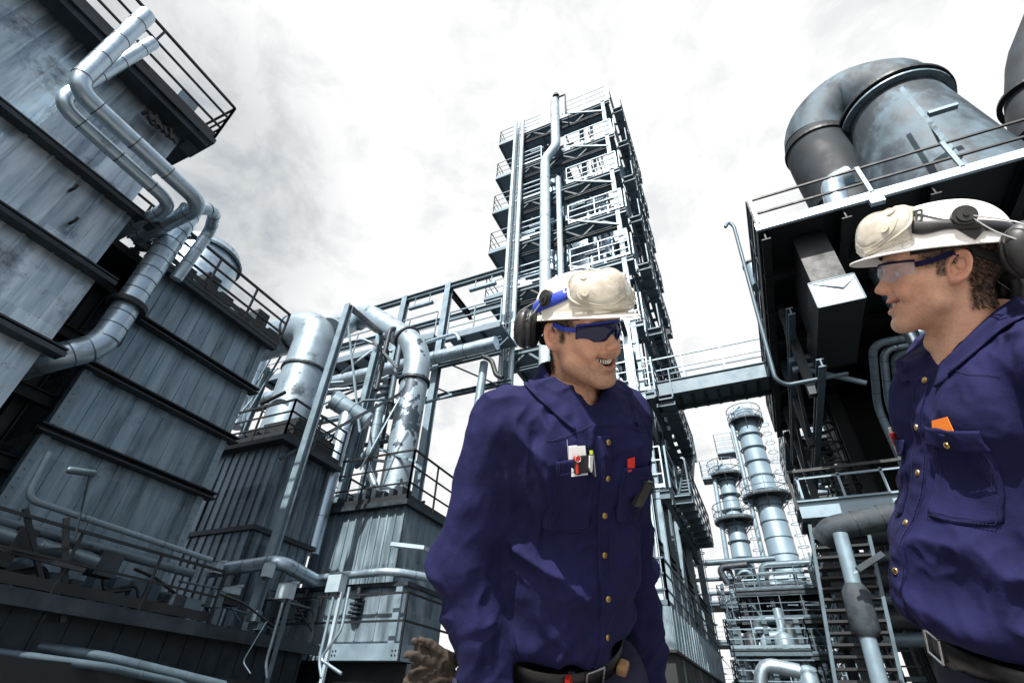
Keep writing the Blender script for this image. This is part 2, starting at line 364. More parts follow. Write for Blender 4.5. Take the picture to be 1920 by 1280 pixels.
# --- building 2
X2 = -9.0
b2 = thing('scrubber_house', 'blue grey panelled house left of centre with three dark cross beams', 'building', (-10.5, 4.5, 0))
for k, (z0, z1) in enumerate(((6.37, 7.45), (5.22, 6.25), (4.10, 5.12), (1.2, 4.0))):
    wall_x('wall', b2, X2-0.01*k, 3.2-0.0*k, 5.78, z0, z1, 'panel_mid', 3.0, 0.27, 0.022, 0.018)
    mb = MB()
    for y in (3.12, 5.72):
        mb.box(X2-0.1, y, z0, X2+0.035, y+0.13, z1)
        zz_ = z0+0.07
        while zz_ < z1:
            mb.tube([(X2+0.03, y+0.065, zz_), (X2+0.052, y+0.065, zz_)], 0.012, 6); zz_ += 0.13
    mb.build('edge_strip', 'steel', b2)
for z in (6.31, 5.17, 4.05):
    mb = MB(); mb.ibeam((X2+0.05, 3.0, z), (X2+0.05, 6.0, z), 0.12, 0.26, 0.025); mb.build('beam', 'beam', b2)
mb = MB(); mb.box(X2-3, 3.05, 7.45, X2+0.25, 5.95, 7.53); mb.bar((X2+0.17, 3.05, 7.40), (X2+0.17, 5.95, 7.40), 0.14, 0.10); mb.build('roof', 'beam', b2)
rail(b2, [(X2+0.24, 3.05, 7.53), (X2+0.24, 5.95, 7.53)], 0.85, 3, 1.0, 0.045)
mb = MB()
for y, h_ in ((3.5, .3), (4.0, .5), (4.4, .3), (4.9, .25), (5.3, .55), (5.7, .3)): mb.box(X2-0.3, y, 7.55, X2+0.1, y+0.3, 7.55+h_)
mb.build('roof_equipment', 'beam', b2)

ves = thing('round_vessel', 'round topped shiny vessel standing on the roof of the middle left building', 'vessel', (-12, 5.2, 7.5))
c = (-12.0, 5.15)
MB().tube([(c[0], c[1], 7.6), (c[0], c[1], 10.7), (c[0], c[1], 11.0), (c[0], c[1], 11.18), (c[0], c[1], 11.25)], [0.85, 0.85, 0.8, 0.55, 0.05], 32).build('shell', 'galv', ves)
MB().ring((c[0], c[1], 10.72), (0, 0, 1), 0.84, 0.92, 0.08, 32).build('rim', 'steel_mid', ves)

# --- pipes in front of building 1 (paired)
V = Vector
pipe('riser_pipe', 'upper of two paired insulated pipes crossing the far left filter house', [V((-7.0, 0.40, 9.75)), V((-7.0, 0.47, 7.55)), V((-7.0, 2.55, 7.5)), V((-8.6, 2.55, 7.4))], 0.125, 'galv', rad=0.28, step=0.55, band='black', group='paired pipes on the filter house')
pipe('riser_pipe', 'lower of two paired insulated pipes crossing the far left filter house', [V((-7.3, 0.72, 9.75)), V((-7.3, 0.50, 7.42)), V((-7.3, 2.3, 7.35)), V((-8.9, 2.3, 7.25))], 0.10, 'galv', rad=0.26, step=0.55, band='black', group='paired pipes on the filter house')
pipe('bent_pipe', 'short bright bent pipe behind the tall round duct on the left', [V((-7.3, 2.45, 7.45)), V((-7.3, 2.85, 7.9)), V((-7.9, 3.2, 8.0)), V((-8.2, 3.25, 6.9))], 0.10, 'galv', rad=0.22, step=0.3)
# long round duct with elbow at its foot
pipe('round_duct', 'long shiny round duct with an elbow at its foot leaning down between the left buildings', [V((-8.2, 2.86, 8.3)), V((-8.2, 2.86, 5.15)), V((-8.3, 2.5, 4.75)), V((-10.2, 2.3, 4.6))], 0.19, 'galv', rad=0.36, seg=28, step=0.24)
mb = MB(); mb.ring((-8.2, 2.86, 5.95), (0, 0, 1), 0.19, 0.28, 0.09, 24); mb.bar((-8.2, 3.0, 5.95), (-8.9, 3.3, 5.7), 0.08)
tag(mb.build('duct_clamp', 'black'), 'black clamp bracket round the long shiny duct between the left buildings', 'bracket')

# --- building 3 (dark)
b3 = thing('cyclone_house', 'dark stained panel housing with a corner facing the camera below the biggest duct', 'building', (-10.6, 8.3, 0))
X3, Y3 = -9.6, 7.6
for (z0, z1, e) in ((4.06, 5.95, 0.0), (1.2, 3.96, 0.05)):
    mb = MB(); mb.box(X3-4-e, Y3-e, z0, X3+e, Y3+1.65, z1)
    x = X3-4+0.05
    while x < X3: mb.box(x, Y3-e-0.03, z0, x+0.03, Y3, z1); x += 0.26
    y = Y3
    while y < Y3+1.6: mb.box(X3, y, z0, X3+e+0.03, y+0.03, z1); y += 0.26
    mb.build('wall', 'panel_dark', b3)
mb = MB(); mb.box(X3-4.1, Y3-0.12, 3.96, X3+0.14, Y3+1.75, 4.06); mb.box(X3-4.1, Y3-0.25, 5.95, X3+0.25, Y3+1.8, 6.07); mb.build('ledge', 'beam', b3)
mb = MB(); mb.box(X3-1.6, Y3+0.1, 6.07, X3+0.1, Y3+1.5, 6.6); mb.box(X3-1.3, Y3+0.3, 6.6, X3-0.1, Y3+1.3, 6.85)
for k in range(8): x = X3-3.6+k*0.42; mb.box(x, Y3-0.1, 6.07, x+0.18, Y3+0.2, 6.25+0.25*rnd.random())
mb.build('roof_equipment', 'black', b3)
rail(b3, [(X3-3.0, Y3-0.2, 6.07), (X3+0.2, Y3-0.2, 6.07), (X3+0.2, Y3+1.7, 6.07)], 0.95, 3, 1.1, 0.045)

# --- big duct rising from building 3: thing
def ductline(name, label, pts, rs, rad, m='duct', rings=(), seg=36, nb=10):
    p = fillet(pts, rad, nb); t = thing(name, label, 'duct', Vector(pts[0]))
    n = len(p); 
    if hasattr(rs, '__len__'):
        d = [0]; 
        for a, b in zip(p[:-1], p[1:]): d.append(d[-1]+(b-a).length)
        rr = [rs[0]+(rs[1]-rs[0])*x/d[-1] for x in d]
    else: rr = [rs]*n
    MB().tube(p, rr, seg).build('duct_shell', m, t)
    for (q, dd, r0, r1, h) in rings: MB().ring(q, dd, r0, r1, h, seg).build('flange', 'beam', t)
    return t
rB = 0.62
pA = at(530, 800, Y=8.6); pB = at(588, 640, Y=8.6); xb = pB.x; 
cB = V((-11.35, 8.7, 0))
cB = at(556, 740, Y=8.7); cx = cB.x
ztop = at(590, 615, Y=8.7).z
ductline('elbow_duct', 'largest pale duct standing on the dark housing and turning left at its top', [V((cx, 8.7, 6.1)), V((cx, 8.7, ztop)), V((cx-4.5, 8.7, ztop+0.1))], 0.62, 0.85,
         rings=[(V((cx, 8.7, at(600, 690, Y=8.7).z)), (0, 0, 1), 0.6, 0.67, 0.07), (V((cx-1.05, 8.7, ztop)), (1, 0, 0), 0.6, 0.655, 0.06)])
MB_ = MB(); lx = cx+0.62
pipe('level_gauge', 'dark rod fixed slanting on the front of the largest pale duct', [at(490, 757, Y=8.0), at(535, 735, Y=8.0)], 0.05, 'black', step=5)

# --- building 4
b4 = thing('pump_house', 'narrow weathered panel housing behind the left sleeve of the man in sunglasses', 'building', (-9, 11, 0))
X4, Y4 = -7.55, 10.0
wall_y('wall', b4, Y4, -10.25, X4, 1.9, 5.05, 'panel_gate', 2.2, 0.24, 0.05, 0.035)
mb = MB(); mb.box(-10.5, Y4-0.2, 5.05, X4+0.15, Y4+2.3, 5.17); mb.build('ledge', 'beam', b4)
mb = MB()
for k in range(9): x = -10.2+k*0.28; mb.box(x, Y4+0.1, 5.17, x+0.14, Y4+0.5, 5.4+0.35*rnd.random())
mb.build('roof_equipment', 'beam', b4)
rail(b4, [(-10.4, Y4-0.15, 5.17), (X4+0.1, Y4-0.15, 5.17), (X4+0.1, Y4+2.2, 5.17)], 1.3, 3, 1.3, 0.045)
rail(b4, [(-10.4, Y4+2.0, 5.17), (-10.4, Y4-0.15, 5.17)], 1.3, 3, 1.3, 0.045)

# duct 2: arch duct
yD = 10.9
pk = at(768, 770, Y=yD-0.4); M['duct_peel'] = peeled('peeling duct cladding', (0.24, 0.31, 0.36), pk, 1.7)
q0 = at(620, 590, Y=yD); q1 = at(690, 590, Y=yD); q2 = at(792, 655, Y=yD); q3 = at(770, 880, Y=yD)
ductline('arched_duct', 'pale duct with peeling patches arching over and down beside the man in sunglasses',
         [V((cx+0.2, 8.9, ztop-0.1)), V((q1.x-0.9, yD, q1.z-0.1)), V((q1.x, yD, q1.z)), V((q2.x-0.08, yD, q2.z+0.1)), V((q2.x-0.08, yD, 5.3))], 0.43, 1.0, m='duct_peel',
         rings=[(V((q2.x-0.08, yD, at(785, 715, Y=yD).z)), (0, 0, 1), 0.42, 0.50, 0.09),
                (V((q2.x-0.72, yD, q2.z+0.63)), (1, 0, -1), 0.42, 0.49, 0.08), (V((q1.x-0.5, yD, q1.z-0.04)), (1, 0, 0.1), 0.42, 0.47, 0.06),
                (V((q2.x-0.08, yD, 5.45)), (0, 0, 1), 0.42, 0.58, 0.12)])
# vertical pipe in front of building 4's left edge, running into the horizontal one
pipe('downpipe', 'tall pale pipe running down between the dark housing and the narrow weathered housing',
     [at(640, 745, Y=9.5)+V((-0.5, 0.3, 0.3)), at(655, 765, Y=9.5), at(655, 765, Y=9.5)*1.0+V((0, 0, -4.0))], 0.2, 'galv', step=1.2)
pipe('short_pipe', 'short thick capped pipe lying across the top of the tall pale downpipe', [at(625, 750, Y=9.2), at(690, 790, Y=9.9)], 0.26, 'steel', step=0.4)
pipe('short_pipe', 'slim upright pipe with a hooked foot between the two large ducts', [at(712, 760, Y=11.5), at(697, 850, Y=11.5), at(665, 870, Y=11.5)], 0.17, 'steel', step=0.5)
pipe('slim_duct', 'bright slim duct partly hidden between the scrubber house and the largest duct', [at(490, 665, Y=10.5), at(440, 800, Y=10.5)], 0.28, 'galv', step=1.5)
pipe('slim_duct', 'short tapering pipe standing low beside the scrubber house edge', [at(455, 745, Y=9.5), at(440, 800, Y=9.5)], 0.2, 'galv', step=1.5)

# portal frames and posts among the ducts
fr = thing('pipe_rack', 'pale steel pipe rack with upright posts and thin cross braces among the large ducts', 'steel frame', (-10, 9.5, 0))
for (a, zb, w_) in ((at(655, 572, Y=7.5), 1.0, 0.17), (at(715, 622, Y=10.3), 4.5, 0.2), (at(722, 618, Y=10.9), 4.5, 0.12), (at(505, 690, Y=9.8), 5.0, 0.16)):
    MB().ibeam(V((a.x, a.y, zb)), a, w_, w_, 0.03, up=(0, 1, 0)).build('post', 'steel', fr)
a = at(655, 575, Y=7.5); b = at(715, 625, Y=10.3)
for (p, q, w_, m) in ((a, b, 0.12, 'black'), (at(525, 860, Y=7.3), at(750, 738, Y=9.4), 0.07, 'beam'), (at(652, 600, Y=9.6), at(675, 810, Y=9.6), 0.05, 'steel'),
                      (at(470, 765, Y=9.2), at(560, 610, Y=9.2), 0.05, 'steel'), (at(640, 700, Y=10.4), at(720, 640, Y=10.4), 0.06, 'steel_lite'), (at(675, 880, Y=9.6), at(750, 745, Y=9.9), 0.035, 'steel'),
                      (at(600, 760, Y=11), at(760, 690, Y=12), 0.06, 'steel_mid'), (at(700, 640, Y=10), at(745, 690, Y=10.5), 0.08, 'beam'), (at(715, 600, Y=11.5), at(765, 668, Y=11.5), 0.1, 'beam'), (at(480, 720, Y=10), at(520, 650, Y=10), 0.05, 'steel'), (at(430, 800, Y=9), at(520, 690, Y=10), 0.04, 'steel')):
    MB().bar(p, q, w_).build('brace', m, fr)

# ================================================================== gantry behind the ducts
ga = thing('pipe_bridge', 'long high steel pipe bridge with railed walkway running left from the lattice tower', 'pipe bridge', (-12, 14, 0))
YG = 14.0
mb = MB(); mb.ibeam((-21, YG, 16.85), (-7.4, YG, 16.85), 0.28, 0.2, 0.04); mb.build('top_beam', 'steel_mid', ga)
mb = MB(); mb.ibeam((-21, YG+2, 16.85), (-7.4, YG+2, 16.85), 0.28, 0.2, 0.04); mb.build('top_beam', 'steel_mid', ga)
for x in (-10.2, -12.6): MB().ibeam((x, YG, 5), (x, YG, 17.0), 0.28, 0.28, 0.03, up=(0, 1, 0)).build('post', 'steel', ga)
MB().ibeam((-10.2, YG, 16.7), (-10.2, YG+2.2, 16.7), 0.25, 0.2).build('cross_beam', 'black', ga)
zc = 14.2
for (x0, x1, z, yy) in ((-21, -10.6, zc, YG), (-9.8, -7.3, 13.7, YG-0.2)):
    mb = MB(); mb.box(x0, yy, z-0.08, x1, yy+1.6, z); mb.bar((x0, yy, z-0.08), (x1, yy, z-0.08), 0.06, 0.26)
    mb.build('walkway', 'grate', ga)
    rail(ga, [(x0, yy, z), (x1, yy, z)], 1.3, 3, 1.4, 0.05, 'steel')
    rail(ga, [(x0, yy+1.6, z), (x1, yy+1.6, z)], 1.3, 3, 1.4, 0.04, 'steel_mid')
    mb = MB(); k = x0+0.6
    while k < x1: mb.bar((k, yy, z-0.14), (k, yy+1.6, z-0.14), 0.08, 0.14); k += 1.0
    mb.build('cross_beam', 'beam', ga)
for (z, h_, yy) in ((13.0, 0.2, YG), (12.4, 0.2, YG), (15.0, .1, YG+1.5), (11.6, 0.2, YG+1)):
    MB().ibeam((-21, yy, z), (-7.3, yy, z), h_, 0.18, 0.03).build('stringer', 'steel_mid', ga)
mb = MB(); x = -21
while x < -8:
    mb.bar((x, YG, 13.0), (x+0.7, YG, 12.4), 0.05); mb.bar((x+0.7, YG, 12.4), (x+1.4, YG, 13.0), 0.05); x += 1.4
mb.build('lattice', 'steel_mid', ga)
mb = MB(); x = -20
while x < -8: mb.bar((x, YG, 12.3), (x+1.6, YG+1, 11.6), 0.05); x += 2.1
mb.build('lattice', 'steel', ga)
for i, (x0, zz_) in enumerate(((-12.2, 16.0), (-9.0, 16.05))):
    t = thing('strip_lamp', ['narrow strip lamp hanging under the high beam left of the pale post', 'narrow strip lamp hanging under the high beam between post and tower'][i], 'lamp', (x0, YG-.1, zz_+0.1), 'strip lamps under the pipe bridge')
    MB().box(x0, YG-0.2, zz_, x0+1.3, YG-0.02, zz_+0.12).build('housing', 'steel', t)
    mb = MB(); [mb.bar((x0+d_, YG-0.1, zz_+0.12), (x0+d_, YG-0.05, 16.72), 0.03) for d_ in (0.25, 1.05)]; mb.build('hanger', 'steel', t)
pipe('header_pipe', 'bright horizontal pipe with dark clamps running behind the arched duct to the tower', [V((-21, 13.4, 12.45)), V((-7.2, 13.4, 12.35))], 0.27, 'galv', step=1.3, band='beam')
pipe('thin_pipe', 'thin horizontal pipe above the bright clamped pipe', [V((-11.5, 13.1, 12.95)), V((-11.3, 13.1, 12.95)), V((-8.9, 13.1, 13.1)), V((-8.7, 13.1, 12.75))], 0.07, 'galv', step=0.8)
pipe('drain_pipe', 'dark curved drain pipe hanging below the clamped pipe beside the ear muff', [at(905, 668, Y=13.2), at(922, 675, Y=13.2), at(930, 703, Y=13.2), at(942, 708, Y=13.2)], 0.09, 'black', step=3)
pipe('post_pipe', 'plain pale post standing below the clamped pipe', [at(908, 680, Y=14), at(895, 770, Y=14)], 0.16, 'steel', step=9)
# ================================================================== lattice tower
TX0, TX1, TY0, TY1 = -8.0, -2.45, 16.0, 22.0
tw = thing('lattice_tower', 'tall open steel tower with many railed floors behind the man in sunglasses', 'tower', (-5.2, 19, 0))
lv = [31.2, 27.5, 24.2, 20.9, 17.6, 13.9, 10.6, 7.0]
for (x, y) in ((TX0, TY0), (TX1, TY0), (TX1, TY0+3.2), (TX1, TY1), (TX0, TY1)):
    MB().ibeam((x, y, 0), (x, y, 31.4 if y != TY0 else 31.3), 0.2, 0.2, 0.03, up=(0, 1, 0)).build('column', 'steel', tw)
for i, z in enumerate(lv):
    f = thing('floor', None, None); f.parent = tw; f.location = -tw.location
    MB().box(TX0, TY0, z-0.06, TX1+0.3, TY0+1.1, z).build('platform', 'grate', tw); MB().box(TX0, TY1-1.2, z-0.06, TX1+0.3, TY1+0.3, z).build('platform', 'grate', tw)
    MB().box(TX0, TY0+1.1, z-0.06, TX0+(1.3 if i % 2 else 2.2), TY1-1.2, z).build('platform', 'grate', tw)
    mb = MB()
    for y in (TY0-0.02, TY0+3.2, TY1): mb.ibeam((TX0, y, z-0.2), (TX1+0.4, y, z-0.2), 0.26, 0.16, 0.03)
    for x in (TX0, TX1+0.25): mb.ibeam((x, TY0, z-0.22), (x, TY1+0.4, z-0.22), 0.26, 0.16, 0.03)
    for k in range(1, 4): mb.bar((TX0+k*1.4, TY0, z-0.14), (TX0+k*1.4, TY1, z-0.14), 0.07, 0.12)
    mb.build('floor_beams', 'steel_mid', tw)
    bpy.data.objects.remove(f)
    # shallow truss under the front edge
    if i < 6:
        zb = z-1.1; mb = MB(); mb.ibeam((TX0, TY0, zb), (TX1, TY0, zb), 0.16, 0.14, 0.025)
        n_ = 6; dx_ = (TX1-TX0)/n_
        for k in range(n_):
            a = (TX0+k*dx_, TY0, z-0.25 if k % 2 else zb); b = (TX0+(k+1)*dx_, TY0, zb if k % 2 else z-0.25); mb.bar(a, b, 0.09)
        mb.build('truss', 'beam' if i < 5 else 'steel_mid', tw)
        MB().bar((TX1, TY0-0.1, zb), (TX0+3.0, TY0-0.1, z-0.2+0.6), 0.09).build('brace', 'steel', tw)
    # balconies on the left side
    if i < 5:
        mb = MB(); mb.box(TX0-1.45, TY0+0.05, z-0.07, TX0, TY0+2.4, z); mb.bar((TX0-1.45, TY0, z-0.1), (TX0, TY0, z-0.1), 0.08, 0.2); mb.bar((TX0-1.45, TY0, z-0.1), (TX0-1.45, TY0+2.4, z-0.1), 0.08, 0.2)
        mb.build('balcony', 'grate', tw)
        rail(tw, [(TX0, TY0+0.02, z), (TX0-1.42, TY0+0.02, z), (TX0-1.42, TY0+2.4, z)], 1.5, 3, 1.2, 0.04, 'steel')
    rail(tw, [(TX0, TY0-0.15, z), (TX0+1.6, TY0-0.15, z)], 1.3, 3, 1.4, 0.045, 'steel_lite')
    rail(tw, [(TX0+3.1, TY0-0.15, z), (TX1+0.3, TY0-0.15, z)], 1.4 if i else 1.6, 3, 1.5, 0.045, 'steel_lite')
    rail(tw, [(TX1+0.45, TY0-0.1, z), (TX1+0.45, TY1+0.4, z)], 1.4, 3, 1.5, 0.06, 'steel')
    # right hand face: outer walkway and stair flight seen edge on
    mb = MB(); mb.box(TX1+0.45, TY0+0.6, z-0.06, TX1+0.95, TY1+0.6, z-0.02); mb.build('side_walkway', 'grate', tw)
    mb = MB(); y = TY0+0.8
    while y < TY1+0.4: mb.bar((TX1+0.3, y, z-0.18), (TX1+0.98, y, z-0.18), 0.1, 0.14); y += 0.75
    mb.build('side_brackets', 'steel_mid', tw)
    rail(tw, [(TX1+0.95, TY0+0.6, z-0.02), (TX1+0.95, TY1+0.6, z-0.02)], 1.2, 3, 1.0, 0.05, 'steel_mid')
    if i < 7:
        z2 = lv[i+1]; a = Vector((TX1+0.55, TY0+1.0, z2)); b = Vector((TX1+0.55, TY1, z)); mb = MB()
        if i % 2: a.y, b.y = b.y, a.y
        mb.bar(a, b, 0.06, 0.26); a2 = a+Vector((0.35, 0, 0)); b2_ = b+Vector((0.35, 0, 0)); mb.bar(a2, b2_, 0.06, 0.26)
        for k in range(1, 15): q = a.lerp(b, k/15); mb.box(q.x, q.y-0.12, q.z-0.02, q.x+0.35, q.y+0.12, q.z+0.02)
        mb.build('stair', 'steel_mid', tw)
        MB().bar((TX1, TY0+0.2, z2), (TX1, TY0+3.2, z), 0.1).build('brace', 'beam', tw)
        MB().bar((TX1, TY1, z2), (TX1, TY0+3.2, z), 0.1).build('brace', 'beam', tw)
# vessels inside the tower
for i, (x, y, r_, z0, z1) in enumerate(((-4.6, 18.6, 1.35, 14.2, 26.5), (-6.6, 18.6, 0.5, 11, 29))):
    t = thing('vessel', ['wide round vessel standing inside the floors of the lattice tower', 'slim round vessel standing inside the left half of the lattice tower'][i], 'vessel', (x, y, z0))
    MB().tube([(x, y, z0-0.3), (x, y, z0), (x, y, z1), (x, y, z1+0.3), (x, y, z1+0.42)], [r_*0.5, r_, r_, r_*0.7, 0.05], 32).build('shell', 'galv', t)
    mb = MB(); z = z0+0.8
    while z < z1: mb.ring((x, y, z), (0, 0, 1), r_*0.98, r_+0.04, 0.06, 32); z += 1.7
    mb.build('bands', 'steel_mid', t)
t = thing('storage_vessel', 'large streaked round vessel behind the shoulder under the lattice tower', 'vessel', (-4.9, 17.9, 0))
MB().tube([(-4.5, 17.6, 0), (-4.5, 17.6, 10.3), (-4.5, 17.6, 10.7)], [1.75, 1.75, 0.4], 40).build('shell', 'old_duct', t)
mb = MB(); [mb.ring((-4.5, 17.6, z), (0, 0, 1), 1.74, 1.79, 0.05, 40) for z in (2, 3.6, 5.2, 6.8, 8.4, 10.0)]; mb.build('bands', 'steel_mid', t)
for k in range(26):
    x = rnd.uniform(TX0+0.3, TX1-0.3); y = rnd.uniform(TY0+0.8, TY1-0.5); i = rnd.randrange(7); z = lv[i+1]
    if k % 3 == 0:
        t = tag(MB().tube(fillet([(x, y, z), (x, y, z+2.2), (x+rnd.uniform(-2, 2), y+rnd.uniform(-.5, .5), z+2.2)], 0.3, 4), rnd.uniform(0.05, 0.13), 10).build('floor_pipe', 'steel' if k % 2 else 'galv', tw))
    elif k % 3 == 1:
        h_ = rnd.uniform(0.6, 1.5); mb = MB(); mb.tube([(x, y, z), (x, y, z+h_*0.85), (x, y, z+h_)], [0.3, 0.3, 0.1], 14); mb.ring((x, y, z+h_*0.5), (0, 0, 1), 0.29, 0.36, 0.06, 14); mb.build('drum', 'steel', tw)
    else:
        MB().bar((x, TY0+0.5, z+2.3), (x, TY1, z+2.3), 0.12, 0.16).build('pipe_tray', 'beam', tw)
# tall pipes on the tower front
def zt(px, py, Y): return at(px, py, Y=Y)
yT = 15.3
p0 = zt(1040, 190, yT); p1 = zt(1040, 275, yT); p2 = zt(1022, 300, yT)
pipe('vent_pipe', 'thick bright vent pipe with an offset kink climbing the front of the lattice tower', [V((p0.x, yT, p0.z)), V((p0.x, yT, p1.z)), V((p2.x, yT, p2.z)), V((p2.x, yT, 5))], 0.27, 'steel_lite', rad=0.3, seg=20, step=3.2, band='beam', nb=3)
mb = MB(); mb.tube([(p0.x+0.1, yT, p0.z-0.2), (p0.x+0.1, yT, p0.z+0.9)], 0.1, 10); mb.ring((p0.x+0.1, yT, p0.z+0.5), (0, 0, 1), 0.05, 0.22, 0.12, 12); mb.ring((p0.x+0.1, yT, p0.z+0.1), (0, 0, 1), 0.05, 0.2, 0.1, 12)
mb.tube([(p0.x+0.1, yT, p0.z+0.3), (p0.x+0.7, yT, p0.z+0.3), (p0.x+0.7, yT, p0.z-2)], 0.06, 8)
tag(mb.build('relief_valve', 'beam'), 'small dark relief valve on the very top of the thick vent pipe', 'valve')
pipe('slim_pipe', 'left one of two slim bright pipes running up the left front of the tower', [V((-8.05, 15.5, zt(978, 225, 15.5).z)), V((-8.05, 15.5, 5))], 0.1, 'steel_lite', seg=12, step=3.4, group='slim pipes on the tower')
pipe('slim_pipe', 'right one of two slim bright pipes running up the left front of the tower', [V((-7.55, 15.5, zt(990, 222, 15.5).z)), V((-7.55, 15.5, 5))], 0.12, 'steel_lite', seg=12, step=3.4, group='slim pipes on the tower')
q = zt(1045, 335, yT)
pipe('slim_pipe', 'slim bright pipe ending halfway up just right of the thick vent pipe', [V((q.x+0.05, yT, q.z)), V((q.x+0.05, yT, 5))], 0.14, 'steel_lite', seg=12, step=4, band='steel')
t = thing('caged_ladder', 'thin dark ladder between the two slim pipes on the tower', 'ladder', (-7.8, 15.4, 5))
mb = MB(); mb.bar((-7.86, 15.4, 5), (-7.86, 15.4, 31), 0.03); mb.bar((-7.7, 15.4, 5), (-7.7, 15.4, 31), 0.03); mb.build('stile', 'steel_mid', t)
mb = MB(); z = 5
while z < 31: mb.bar((-7.86, 15.4, z), (-7.7, 15.4, z), 0.025); z += 0.4
mb.build('rungs', 'steel_mid', t)

# lower annex of the tower, right of the man in sunglasses
an = thing('annex_platform', 'railed steel platform with deep grey skirt beside the right sleeve of the man in sunglasses', 'platform', (-3.6, 17, 0))
a = at(1250, 1180, X=-2.3)
mb = MB(); mb.box(-3.4, 13.0, 3.05, -2.3, 21.0, 3.62); x = 0
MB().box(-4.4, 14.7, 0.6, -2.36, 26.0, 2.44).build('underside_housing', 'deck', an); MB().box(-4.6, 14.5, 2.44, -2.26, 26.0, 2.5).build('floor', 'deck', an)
wall_x('skirt', an, -2.28, 14.55, 26.0, 2.5, 3.45, 'panel_mid', 0.1, 0.5, 0.03, 0.02)
wall_y('skirt', an, 14.5, -4.6, -2.28, 2.5, 3.45, 'panel_gate', 0.1, 0.4, 0.03, 0.02)
rail(an, [(-4.6, 14.5, 3.45), (-2.3, 14.5, 3.45), (-2.3, 26, 3.45)], 1.15, 3, 1.2, 0.05, 'steel_mid')
for (y, z1) in ((14.0, 13.5), (17.5, 13), (21.5, 13), (26, 12)): MB().ibeam((-2.55, y+0.7, 3.4), (-2.55, y+0.7, z1), 0.3, 0.26, 0.03, up=(0, 1, 0)).build('column', 'steel_lite' if y == 14 else 'steel_mid', an)
for z in (5.2, 7.2, 9.3): MB().ibeam((-2.55, 14, z), (-2.55, 26, z), 0.25, 0.2, 0.03).build('beam', 'beam', an); MB().ibeam((-5.5, 14, z+.5), (-2.55, 14, z+.5), 0.2, 0.2, 0.03).build('beam', 'steel', an)
for (y0, z0, y1, z1) in ((14, 9.3, 17.5, 5.4), (17.5, 9.3, 21.5, 5.4), (14, 12.5, 21.5, 9.3)): MB().bar((-2.55, y0, z0), (-2.55, y1, z1), 0.16).build('brace', 'beam', an)

# ================================================================== catwalk to the right-hand structure
cw = thing('catwalk', 'straight railed footbridge between the lattice tower and the dark overhanging platform', 'footbridge', (0, 16.8, 11))
YC = 16.8
mb = MB(); mb.box(-2.4, YC, 10.95, 1.9, YC+1.2, 11.05); mb.build('deck', 'grate', cw)
for yy in (YC, YC+1.2):
    mb = MB(); mb.ibeam((-2.4, yy, 11.1), (1.9, yy, 11.1), 0.62, 0.14, 0.03); mb.build('girder', 'steel_mid', cw)
mb = MB(); x = -2.2
while x < 1.9: mb.bar((x, YC, 10.78), (x, YC+1.2, 10.78), 0.1, 0.1); x += 0.45
mb.build('cross_beams', 'black', cw)
rail(cw, [(-2.4, YC, 11.41), (1.9, YC, 11.41)], 1.05, 2, 1.45, 0.05, 'steel', toe=False)
rail(cw, [(-2.4, YC+1.2, 11.41), (1.9, YC+1.2, 11.41)], 1.05, 2, 1.45, 0.05, 'steel_mid', toe=False)

# ================================================================== overhanging dark platform, right
RX, RY0, RY1, RZ = 1.8, 9.8, 21.0, 10.82
rp = thing('overhang_platform', 'huge dark overhanging steel platform with pale edge channel above the right hand man', 'platform', (6, 14, 0))
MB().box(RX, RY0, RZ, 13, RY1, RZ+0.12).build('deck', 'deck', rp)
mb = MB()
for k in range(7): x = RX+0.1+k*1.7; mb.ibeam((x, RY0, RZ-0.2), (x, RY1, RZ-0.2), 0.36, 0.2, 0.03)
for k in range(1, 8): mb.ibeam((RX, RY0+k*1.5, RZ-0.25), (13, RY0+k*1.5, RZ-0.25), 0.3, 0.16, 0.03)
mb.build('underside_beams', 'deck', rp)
mb = MB(); mb.bar((RX-0.05, RY0-0.06, RZ+0.02), (13, RY0-0.06, RZ+0.02), 0.08, 0.24); mb.build('edge_channel', 'steel_lite', rp)
for x in (4.1, 7.0, 9.9): MB().box(x, RY0-0.14, RZ-0.28, x+0.28, RY0-0.02, RZ+0.02).build('bracket', 'steel_lite', rp)
mb = MB()
for hh in (0.52, 1.05): mb.bar((RX, RY0-0.05, RZ+hh), (13, RY0-0.05, RZ+hh), 0.05)
mb.bar((RX, RY0-0.05, RZ+1.05), (RX, RY0-0.05, RZ), 0.06)
mb.build('railing', 'black', rp)
for x in (RX+0.05, 4.25, 5.95, 7.7): 
    MB().bar((x, RY0-0.07, RZ+1.08), (x, RY0-0.07, RZ+0.1), 0.09, 0.06).build('railing_post', 'steel', rp)
rail(rp, [(RX, RY0, RZ+0.1), (RX, RY1, RZ+0.1)], 1.05, 3, 1.4, 0.06, 'steel_mid')
mb = MB(); mb.bar((RX+0.02, RY0, RZ), (RX+0.02, RY1, RZ), 0.1, 0.26); mb.build('edge_channel', 'black', rp)
# diagonal tray from rail over the duct
MB().bar(at(1690, 165, Y=10.6), at(1815, 315, Y=9.75), 0.1, 0.05).build('conduit_strut', 'steel', rp)
